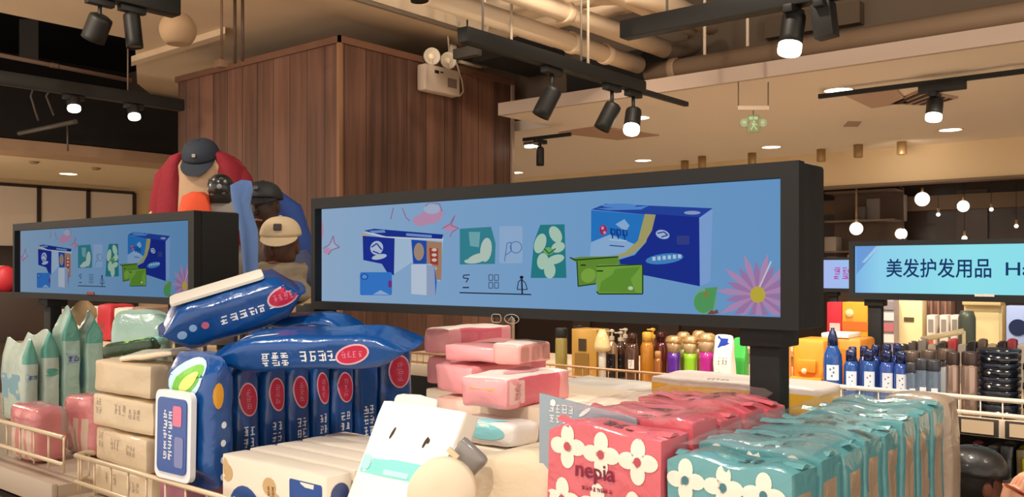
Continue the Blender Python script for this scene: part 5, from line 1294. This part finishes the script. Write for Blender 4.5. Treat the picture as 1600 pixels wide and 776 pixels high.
fb('blue_pack', 'blue and white pack with a round badge at the picture edge', 1572, 1640, 478, 0, YG + .1, mat('9cb0dc', .4), 'pack', extra=lambda t, w, h: (M().lathe([(.055, 0), (.055, .006)], mat('16244c', .4), frame((-w * .22, 0, h * .62), (0, -1, 0)), 20).build('badge', t), plate_on(t, 'side_band', -w * .02, 0, w * .5, h, mat('2a48b8', .4))))
# signs with flashing rails between
hr0, hr1 = P(1440, 530, Y=5.3), P(1506, 517, Y=5.3)
t = pipe('hanging_rail', 'pale shelf rail in front of the small white cartons', [hr0, hr1], .016, mat('d9c79e', .4), 'rail')
for q_ in (hr0, hr1): M().tube([V((q_.x, q_.y, .961)) - hr0, q_ - hr0], .01, mat('d9c79e', .4)).build('post', t)
t = thing('gondola_shelf', 'middle shelf of dark goods between bottle shelf and far shelf', 'shelf', (0, 0, 0)); M().span((-3.6, 5.0, .92), (1.8, 5.7, .96), CRM).build('shelf_board', t); M().span((-3.6, 5.05, 0), (1.8, 5.65, .92), mat('6a5848', .6)).build('body_panel', t)
rnd = random.Random(5)
MIDC = ['2a2420', '4a3c34', '8a8078', 'b8a890', '3a3434', 'c84048', 'd8d0c4', '20242c', '6a5a4c', 'd9c79e', '1a1a1e', '9a3040', 'e0d8cc']
for i in range(13):
    px = 1412 + i * 15.5; a = P(px, 536 - (i % 3) * 4, Y=5.1); hh = a.z - .96
    m = M(); m.soft(.048, .08, hh, mat(MIDC[i], .3, coat=.5), r=.3, wr=.003, seed=i, n=6); bv = m.tree(); front(m, .08, glyphs(-.02, hh * .3, .04, hh * .3, 2, 2, i), mat('d8d0c4'), tree=bv)
    m.build('small_pack', loc=(a.x, 5.1, .961), label='%s small pack on the middle shelf, %s of the line behind the bottles' % (['dark brown', 'brown', 'grey', 'beige', 'charcoal', 'red', 'pale', 'navy', 'umber', 'cream', 'black', 'crimson', 'white'][i], ORD[i] if i < 12 else 'last'), cat='pack', group='small packs on the middle shelf')
# clutter of far shelving left of the sign
t = thing('wall_shelf', 'grey shelf unit with cartons against the far shop wall', 'shelf', P(1300, 420, D=10.2) * 1)
o = V(t.location); 
m = M()
for py in (300, 345, 392, 420): 
    a, b = P(1288, py, D=10.4) - o, P(1424, py, D=10.4) - o; m.span((a.x, a.y, a.z - .02), (b.x, a.y + .35, a.z), mat('6a5a4c', .6))
m.span((P(1288, 300, D=10.4).x - o.x, P(1288, 300, D=10.4).y - o.y + .33, -1), (P(1424, 300, D=10.4).x - o.x, P(1288, 300, D=10.4).y - o.y + .36, P(1300, 296, D=10.4).z - o.z), mat('5a463a', .7)); m.build('boards', t)
for i, (px, py, hw, hh) in enumerate(((1297, 392, 9, 14), (1300, 420, 8, 12), (1364, 345, 10, 22), (1396, 345, 13, 26), (1370, 392, 11, 16), (1398, 392, 11, 20), (1345, 345, 6, 14), (1380, 420, 12, 10), (1330, 420, 6, 14))):
    a = P(px, py, D=10.35); s = 10.35 / FPX
    M().span((-hw * s, 0, 0), (hw * s, .2, 2 * hh * s * .8), mat(['8f8478', '7a7066', '8c8074', '9a8c7c', 'a39686', '8a7c6c', '6a6058', '9c9080', 'c8b088'][i], .6), .006).build('carton_box', loc=a, label=['grey carton nearest the big screen on the upper board', 'grey carton below the one nearest the big screen', 'grey carton behind the brass rod pendant', 'tall grey carton beyond the brass rod', 'pale carton on the second board by the globe', 'brown carton on the second board past the globe', 'small dark carton beside the brass rod', 'flat carton on the lowest board', 'slim cream carton on the lowest board'][i], cat='box', group='cartons of the far shelf unit')

# ================================================================== FAR END BESIDE THE TWIN SCREEN
YL = 3.0; LZ = 1.08
t = thing('gondola_shelf', 'shelf with cartons behind the twin screen', 'shelf', (0, 0, 0)); M().span((-9.2, YL - .1, LZ - .04), (-5.3, YL + .6, LZ), CRM).build('shelf_board', t); M().span((-9.2, YL, 0), (-5.3, YL + .5, LZ - .04), mat('4a3a30', .6)).build('body_panel', t)
for i, (x0, x1, y0, hx, nm, dy) in enumerate(((-14, 6, 494, 'e0cf20', 'yellow box at the picture edge behind the mint bags', 0), (5, 26, 468, 'a8957c', 'brown paper wrapped carton beside the yellow box', .12), (27, 48, 475, 'b9a07a', 'tan carton next to the paper wrapped one', .1), (78, 106, 482, 'e6ddd0', 'white rounded tub under the twin screen', .1), (108, 124, 478, 'efe6d6', 'white carton under the twin screen beside the tub', .2), (124, 146, 478, 'e6dcc8', 'cream carton under the twin screen beside the red one', .1), (147, 172, 474, 'b8303a', 'red carton under the twin screen', .05), (173, 200, 480, 'd8cab8', 'pale carton past the red one under the twin screen', .1), (201, 228, 478, '8a7060', 'brown carton under the end of the twin screen', .15))):
    dy = .1; a = P(x0 + 1, y0, Y=YL + dy); b = P(x1, y0, Y=YL + dy); w = (b.x - a.x) * .93; h = a.z - LZ
    m = M(); m.soft(w, .2, max(h, .05), mat(hx, .5), r=.18, wr=.006, seed=i, puff=.02, n=7); bv = m.tree(); front(m, .2, glyphs(-w * .25, h * .3, w * .4, h * .25, 2, 1, i), mat('6a5a50'), tree=bv)
    m.build('carton_box', loc=((a.x + b.x) / 2, YL + dy + .1, LZ + .001), label=nm, cat='box')
a = P(8, 436, D=6.6)
t = thing('gift_ball', 'pale pink and red rounded bundle beside the twin screen', 'bundle', a); M().ball((-.06, 0, 0), .12, mat('b88a78', .6), (1.2, .8, .85)).build('pale_half', t); M().ball((.06, -.02, 0), .1, mat('b0242e', .5), (.6, .8, 1)).build('red_half', t)
M().span((-.2, -.15, LZ - a.z), (.2, .2, -.09), mat('3a2c26', .7), .01).build('stand', t)

# ================================================================== MANNEQUINS
SKIN = mat('3a2a22', .45); BEIGE = mat('a3876c', .8, bump=.2, bscale=60); REDJ = mat('7c1424', .85, bump=.3, bscale=50); NAVYC = mat('232a36', .8, bump=.2, bscale=80); BLUEJ = mat('1c3a7c', .8, bump=.2, bscale=40); LBLUE = mat('6a8fd0', .75, bump=.3, bscale=30)
def cap_part(parent, c, r, yaw, col, brim_col=None, patch=None, tilt=0.0, name='cap'):
    T = Matrix.Translation(V(c)) @ rotm(0, 0, yaw) @ rotm(tilt, 0, 0)      # local -y = forward
    m = M(); m.loft([(0, 0, r * .92 * math.sin(a), r * math.cos(a) ** .8 + .0004, r * 1.08 * math.cos(a) ** .8 + .0004) for a in [k * math.pi / 2 / 10 for k in range(11)]], col, 28, T=T)
    cp = m.build(name, parent)
    M().ball((0, 0, r * .93), r * .09, col, (1, 1, .5)).build('button', cp, mtx=T)
    n = 12; v = M(); out = []; inn = []
    for k in range(n + 1):
        a = math.radians(-62 + 124 * k / n); dr = math.cos((k / n - .5) * math.pi) ** .5 if 0 < k < n else 0
        out.append((math.sin(a) * r * (1.0 + .12 * dr), -math.cos(a) * r * 1.05 - r * .75 * dr, -r * .05 - r * .30 * dr * math.cos(a))); inn.append((math.sin(a) * r * .98, -math.cos(a) * r * 1.03, .0))
    for k in range(n):
        q = [T @ V(x) for x in (inn[k], out[k], out[k + 1], inn[k + 1])]
        if (q[1] - q[0]).length < 1e-5 or (q[2] - q[3]).length < 1e-5: pass
        dn = V((0, 0, -r * .03)); v.hexa([p + dn for p in q] + q, brim_col or col)
    v.build('brim', cp)
    if patch:
        q = M(); Tp = T @ frame((0, -r * .98, r * .45), (0, -1, .55), (1, 0, 0)); q.prism(rrect(-r * patch[1], -r * patch[2], r * patch[1], r * patch[2], r * .05), Tp, r * .09, patch[0]); q.build('badge', cp)
    return cp
def yaw_to_cam(p, extra=0): return math.atan2(-p.x, p.y) + extra          # local -y looks back at the camera
FACE = math.atan2(FW.x, -FW.y) * 0
PLAT = .3
t = thing('display_platform', 'dark low platform under the dressed mannequins', 'platform', (-3.9, 2.55, 0)); M().span((-1.1, -.3, 0), (.9, .7, PLAT), mat('2a2320', .6), .01).build('platform_body', t)
def bust(name, label, sp_, H, sw, skin, head=True, lean=0.0):
    """dress form on a pole: H = shoulder height, sw = shoulder half width"""
    t = thing(name, label, 'mannequin', (sp_.x, sp_.y, PLAT)); t.rotation_euler = (0, 0, math.radians(39.5 + lean))
    h = H - PLAT; R = [(0, 0, h - .62, sw * .62, sw * .45), (0, 0, h - .5, sw * .7, sw * .5), (0, 0, h - .36, sw * .62, sw * .44), (0, 0, h - .18, sw * .78, sw * .52), (0, 0, h - .06, sw * .9, sw * .5), (0, 0, h - .005, sw * .72, sw * .4), (0, .005, h + .03, sw * .3, sw * .3), (0, 0, h + .08, sw * .23, sw * .25)]
    if head:
        hr = .078; R += [(0, -.01, h + .10, hr * .62, hr * .75), (0, -.02, h + .13, hr * .8, hr * 1.05), (0, -.02, h + .18, hr * .98, hr * 1.2), (0, -.01, h + .23, hr * 1.0, hr * 1.22), (0, -.005, h + .28, hr * .85, hr * 1.05), (0, 0, h + .31, hr * .45, hr * .6), (0, 0, h + .32, .004, .004)]
    M().loft(R, skin, 26).build('body', t)
    m = M(); m.tube([(0, 0, .02), (0, 0, h - .6)], .018, mat('8a8078', .3, metal=.8)); m.lathe([(.11, 0), (.11, .012), (.03, .03)], mat('8a8078', .3, metal=.8)); m.build('stand', t)
    return t, h
def face(t, h, skin, lit=None, ly=-.112):
    m = M(); m.loft([(0, ly + .02, h + .145, .012, .012), (0, ly - .004, h + .16, .013, .016), (0, ly + .006, h + .19, .007, .012), (0, ly + .016, h + .205, .005, .006)], skin, 12); m.build('nose', t)
    for s in (-1, 1):
        M().ball((s * .03, ly + .022, h + .2), .011, mat('d8c8a8', .3), (1.2, .6, .6), 12).build('eye', t)
        M().tube([(s * .014, ly + .012, h + .218), (s * .034, ly + .012, h + .224), (s * .05, ly + .03, h + .218)], .005, mat(lit or '1a120e', .6), 6).build('eyebrow', t)
        M().ball((s * .078, 0, h + .19), .022, skin, (.35, .8, 1.2), 12).build('ear', t)
    M().tube([(-.024, ly + .024, h + .124), (0, ly + .01, h + .127), (.024, ly + .024, h + .124)], .007, mat('8a5a44', .5), 6).build('mouth', t)
# 1: red open shirt over beige tee, cap over the neck
p1 = P(318, 300, D=4.9); Hs = P(312, 236, D=4.9).z
t, h = bust('mannequin', 'tall mannequin in an open red shirt and beige tee, navy cap at the neck', p1, Hs - .03, .21, BEIGE, head=False)
m = M()
for s in (-1, 1):
    m.loft([(s * .14, .0, h - .62, .1, .12), (s * .155, 0, h - .4, .1, .12), (s * .155, 0, h - .2, .095, .115), (s * .145, 0, h - .06, .08, .1), (s * .115, .0, h - .0, .055, .09), (s * .08, .01, h + .03, .03, .06)], REDJ, 18)
    m.tube([(s * .14, 0, h - .05), (s * .2, 0, h - .13), (s * .225, .01, h - .25), (s * .23, .01, h - .36), (s * .22, -.01, h - .46)], [.06, .07, .074, .068, .06], REDJ, 14)
m.loft([(0, .07, h - .6, .19, .06), (0, .06, h - .2, .19, .07), (0, .05, h - .02, .13, .05)], REDJ, 18)
m.crumple(.014, 10, 2); m.build('red_shirt', t)
M().tube([(-.24, -.02, h - .26), (-.275, -.04, h - .32), (-.25, -.05, h - .38), (-.2, -.04, h - .43)], [.004, .012, .014, .006], mat('c9a45a', .5), 8).build('cuff', t)
m = M(); m.loft([(0, -.085, h - .6, .105, .05), (0, -.095, h - .3, .105, .05), (0, -.085, h - .1, .1, .05), (0, -.04, h - .0, .085, .05), (0, 0, h + .03, .06, .05)], BEIGE, 18); m.build('tee_shirt', t)
cz = P(316, 243, D=4.85).z - PLAT
M().loft([(0, -.02, h - .02, .05, .05), (0, -.03, cz - .03, .05, .05), (0, -.03, cz + .0, .05, .05)], mat('6a5446', .6), 18).build('neck_form', t)
cap_part(t, (0.0, -.04, cz + .0), .1, 0, NAVYC, patch=(mat('8f8a80', .5), .09, .09), tilt=.55)
# 2: small black cap on a low form with orange vest
p2 = P(345, 300, D=3.95); Hs = P(345, 318, D=3.95).z
t, h = bust('mannequin', 'small grey form with a black cap and an orange vest strap', p2, Hs, .09, mat('8a8480', .7), head=False)
m = M(); m.loft([(-.09, -.02, h - .3, .075, .1), (-.1, -.03, h - .05, .075, .085), (-.1, -.02, h + .03, .06, .06), (-.1, 0, h + .05, .03, .03)], mat('e0522c', .7), 14); m.build('orange_vest', t)
cz = P(341, 293, D=3.95).z - PLAT; M().loft([(0, 0, h - .0, .05, .05), (0, 0, cz + .03, .05, .055)], mat('2a2624', .6), 14).build('neck_form', t)
m = M(); m.ball((-.0, -.0, cz), .057, mat('1b1d20', .35, coat=.4), (1, 1.1, 1.08), 20); cp = m.build('cap', t)
M().ball((.01, -.058, cz + .0), .012, mat('8f8e88', .4), (1.2, .4, 1), 10).build('badge', cp)
for k, (x, z) in enumerate(((-.03, .03), (.02, .035), (.03, -.03), (-.02, -.035))): M().ball((x, -.053, cz + z), .007, mat('4a4a40', .4), (1.3, .4, .8), 8).build('print_patch', cp)
# 3: dark mannequin with black cap and blue jacket
p3 = P(412, 350, D=4.55); Hs = P(412, 356, D=4.55).z
t, h = bust('mannequin', 'dark faced mannequin in a black cap and blue jacket', p3, Hs - .09, .2, SKIN, head=True, lean=-4)
face(t, h, SKIN, 'c9a878')  # eyebrow tint stands for yellow light on the face
cap_part(t, (0, -.01, h + .235), .1, 0, mat('14161a', .6, bump=.2, bscale=60), patch=(mat('3a3c40', .4), .12, .1))
m = M()
m.loft([(0, .05, h - .6, .25, .16), (0, .05, h - .25, .24, .15), (0, .04, h - .06, .2, .13), (0, .04, h + .03, .1, .09)], mat('16203c', .8), 20)
m.tube([(.16, .0, h - .05), (.24, 0, h - .2), (.26, -.02, h - .45)], [.07, .08, .07], mat('16203c', .8), 12); m.build('dark_jacket', t)
a = P(444, 322, D=5.1)
t3 = thing('blue_jacket', 'bright blue jacket hung behind the dark faced mannequin', 'jacket', (a.x, a.y, PLAT))
hz = a.z - PLAT; m = M(); m.loft([(0, 0, hz - .7, .14, .08), (0, 0, hz - .2, .16, .09), (-.02, 0, hz, .12, .07), (-.06, 0, hz + .08, .06, .05), (-.08, 0, hz + .1, .02, .02)], BLUEJ, 18, T=rotm(0, 0, math.radians(39.5))); m.crumple(.025, 9, 5); m.build('jacket_body', t3)
M().tube([(0, 0, 0), (0, 0, hz - .6)], .015, mat('8a8078', .3, metal=.8)).build('stand', t3)
a = P(377, 300, D=3.52)
t4 = thing('blue_shirt', 'light blue shirt hanging between small black cap and dark faced mannequin', 'shirt', (a.x, a.y, PLAT)); hz = a.z - PLAT
m = M(); m.loft([(.055, 0, hz - .62, .03, .03), (.042, 0, hz - .4, .022, .025), (.02, 0, hz - .15, .026, .03), (.0, 0, hz - .04, .042, .035), (-.006, 0, hz + .02, .036, .03), (-.0, 0, hz + .045, .015, .015)], LBLUE, 24, T=rotm(0, 0, math.radians(39.5))); m.crumple(.03, 11, 3); m.build('shirt_body', t4)
M().tube([(0, 0, 0), (0, 0, hz - .55)], .015, mat('8a8078', .3, metal=.8)).build('stand', t4)
# 4: beige cap and scarf
p5 = P(440, 400, D=4.12); Hs = P(440, 412, D=4.12).z
t, h = bust('mannequin', 'mannequin in a cream cap with a square badge and beige scarf', p5, Hs - .12, .18, mat('4a2c20', .5), head=True, lean=-8)
hb = P(445, 362, D=4.12).z - PLAT - (h + .235)
face(t, h, mat('4a2c20', .5))
cap_part(t, (0.0, -.01, h + .235 + hb * .5), .094, .25, mat('c9b595', .85, bump=.25, bscale=70), patch=(mat('2c1c14', .5), .19, .16), tilt=.12)
SCF = mat('8f8270', .9, bump=.5, bscale=45)
m = M(); m.loft([(0, -.01, h - .045, .175, .15), (-.01, -.02, h - .01, .17, .15), (0, -.02, h + .03, .13, .12), (0, -.01, h + .07, .115, .115), (.005, -.01, h + .1, .118, .118), (0, 0, h + .125, .10, .105)], SCF, 30); m.crumple(.022, 13, 7); m.build('scarf', t)
m = M(); m.loft([(0, 0, h - .6, .2, .13), (0, 0, h - .3, .2, .13), (0, 0, h - .1, .19, .12), (0, 0, h - .03, .14, .1)], mat('6a3a28', .8), 22); m.build('brown_top', t)
m = M(); m.tube([(-.15, -.06, h - .06), (-.05, -.14, h - .13), (.06, -.14, h - .12), (.16, -.05, h - .05)], .022, mat('b9a07a', .7), 8); m.build('collar', t)
t = thing('folded_clothes', 'pale blue and black folded clothes on a stand beside the twin screen', 'clothes', P(410, 452, D=3.66)); 
M().soft(.16, .12, .05, mat('c8d4ea', .8), r=.6, wr=.012, seed=4, T=rotm(0, .3, .7)).build('pale_cloth', t); m = M(); m.soft(.14, .12, .05, mat('1a1a1c', .7), c=(.03, -.02, -.045), r=.6, wr=.01, seed=5, T=rotm(0, .2, .7)); m.build('black_cloth', t)
z = t.location.z; M().tube([(0, 0, -z + .02), (0, 0, -.03)], .02, mat('2a2320', .5)).lathe([(.07, -z), (.07, -z + .02)], mat('2a2320', .5)).build('stand', t)

# ================================================================== CHILD IN A CAP
c = P(1522, 738, D=2.72)
t = thing('person', 'person in a black cap between the gondolas, turned sideways', 'person', (c.x, c.y, 0)); fwd = math.atan2(RT.y, RT.x) + math.pi / 2
t.rotation_euler = (0, 0, fwd)                     # local -y looks along +RT... sideways past the bottles
hz = c.z; SK = mat('7a4a36', .5, sub=.1); SK_LIT = mat('f2b494', .5, sub=.15)  # same skin twice: dark for shade under the brim, hand lightened against its shade
def skin_body(name, parent, verts, edges, radii, m_, sub=2):
    me = bpy.data.meshes.new(name); me.from_pydata([V(v) for v in verts], edges, []); me.materials.append(m_)
    o = bpy.data.objects.new(name, me); COL.objects.link(o); o.parent = parent
    md = o.modifiers.new('skin', 'SKIN'); md.use_smooth_shade = True
    for i, r in enumerate(radii):
        sv = me.skin_vertices[0].data[i]; sv.radius = (r, r) if not isinstance(r, tuple) else r
    me.skin_vertices[0].data[0].use_root = True
    s = o.modifiers.new('sub', 'SUBSURF'); s.levels = s.render_levels = sub
    return o
hh = hz
vs = [(0, .0, hh - .48), (0, 0, hh - .34), (0, 0, hh - .2), (0, 0, hh - .13), (0, -.01, hh - .075), (0, -.012, hh - .02), (0, 0, hh + .03),
      (-.09, 0, hh - .2), (-.15, -.05, hh - .33), (-.175, -.045, hh - .2), (-.15, -.015, hh - .068), (.09, 0, hh - .2), (.13, -.0, hh - .34), (.12, -.05, hh - .46), (.12, -.06, hh - .52),
      (.055, 0, hh - .53), (.06, -.01, hh - .68), (.06, .0, .05), (.06, -.08, .025), (-.055, 0, hh - .53), (-.06, -.01, hh - .68), (-.06, 0, .05), (-.06, -.08, .025)]
es = [(0, 1), (1, 2), (2, 3), (3, 4), (4, 5), (5, 6), (2, 7), (7, 8), (8, 9), (9, 10), (2, 11), (11, 12), (12, 13), (13, 14), (0, 15), (15, 16), (16, 17), (17, 18), (0, 19), (19, 20), (20, 21), (21, 22)]
rd = [.085, .085, .08, .036, .062, .078, .07, .045, .036, .03, .022, .045, .036, .03, .022, .06, .045, .03, .028, .06, .045, .03, .028]
skin_body('body', t, vs, es, rd, SK)
# raised hand
hp = V(vs[10]); hv = [hp, hp + V((0, -.02, .035)), hp + V((-.0, -.035, .06))]; he = [(0, 1), (1, 2)]; hrr = [.026, .032, .026]
for k in range(4):
    b = hp + V((-.022 + .015 * k, -.03, .06 + .004 * (k in (1, 2)))); i = len(hv); L_ = (.024, .028, .026, .02)[k]
    hv += [b, b + V((0, -.012, L_)), b + V((0, -.03, L_ + .008)), b + V((0, -.038, L_ - .004))]; he += [(2, i), (i, i + 1), (i + 1, i + 2), (i + 2, i + 3)]; hrr += [.0085, .008, .0075, .0065]
i = len(hv); hv += [hp + V((.022, -.025, .03)), hp + V((.036, -.04, .045)), hp + V((.032, -.055, .055))]; he += [(1, i), (i, i + 1), (i + 1, i + 2)]; hrr += [.01, .009, .0075]
skin_body('hand', t, hv, he, hrr, SK_LIT)
skin_body('jacket', t, [(0, 0, hh - .46), (0, 0, hh - .32), (0, 0, hh - .2), (-.095, 0, hh - .205), (-.152, -.05, hh - .33), (-.152, -.11, hh - .255), (.095, 0, hh - .205), (.135, 0, hh - .34), (.125, -.04, hh - .44)], [(0, 1), (1, 2), (2, 3), (3, 4), (4, 5), (2, 6), (6, 7), (7, 8)], [.105, .1, .09, .055, .047, .04, .055, .047, .04], mat('1c1a1c', .8))
skin_body('trousers', t, [(0, 0, hh - .47), (.057, 0, hh - .54), (.062, -.01, hh - .68), (.06, 0, .12), (-.057, 0, hh - .54), (-.062, -.01, hh - .68), (-.06, 0, .12)], [(0, 1), (1, 2), (2, 3), (0, 4), (4, 5), (5, 6)], [.098, .07, .056, .045, .07, .056, .045], mat('23283a', .8))
m = M(); m.loft([(0, .022, hh - .075, .062, .06), (0, .02, hh - .03, .078, .078), (0, .015, hh + .03, .08, .085), (0, .01, hh + .06, .06, .06)], mat('17110e', .6), 20); m.build('hair', t)
for s in (-1, 1):
    M().ball((s * .074, .0, hh - .035), .02, SK, (.4, .8, 1.2), 12).build('ear', t); M().ball((s * .028, -.078, hh - .03), .011, mat('e8e0d4', .3), (1.1, .6, .7), 10).build('eye', t)
m = M(); m.loft([(0, -.078, hh - .07, .01, .01), (0, -.096, hh - .058, .013, .014), (0, -.086, hh - .035, .006, .01)], SK, 10); m.build('nose', t)
M().tube([(-.02, -.072, hh - .095), (0, -.082, hh - .093), (.02, -.072, hh - .095)], .005, mat('8a4a40', .5), 6).build('mouth', t)
cap_part(t, (0, .0, hh + .0), .09, 0, mat('1d1a18', .45, coat=.25, bump=.15, bscale=50), tilt=.06)
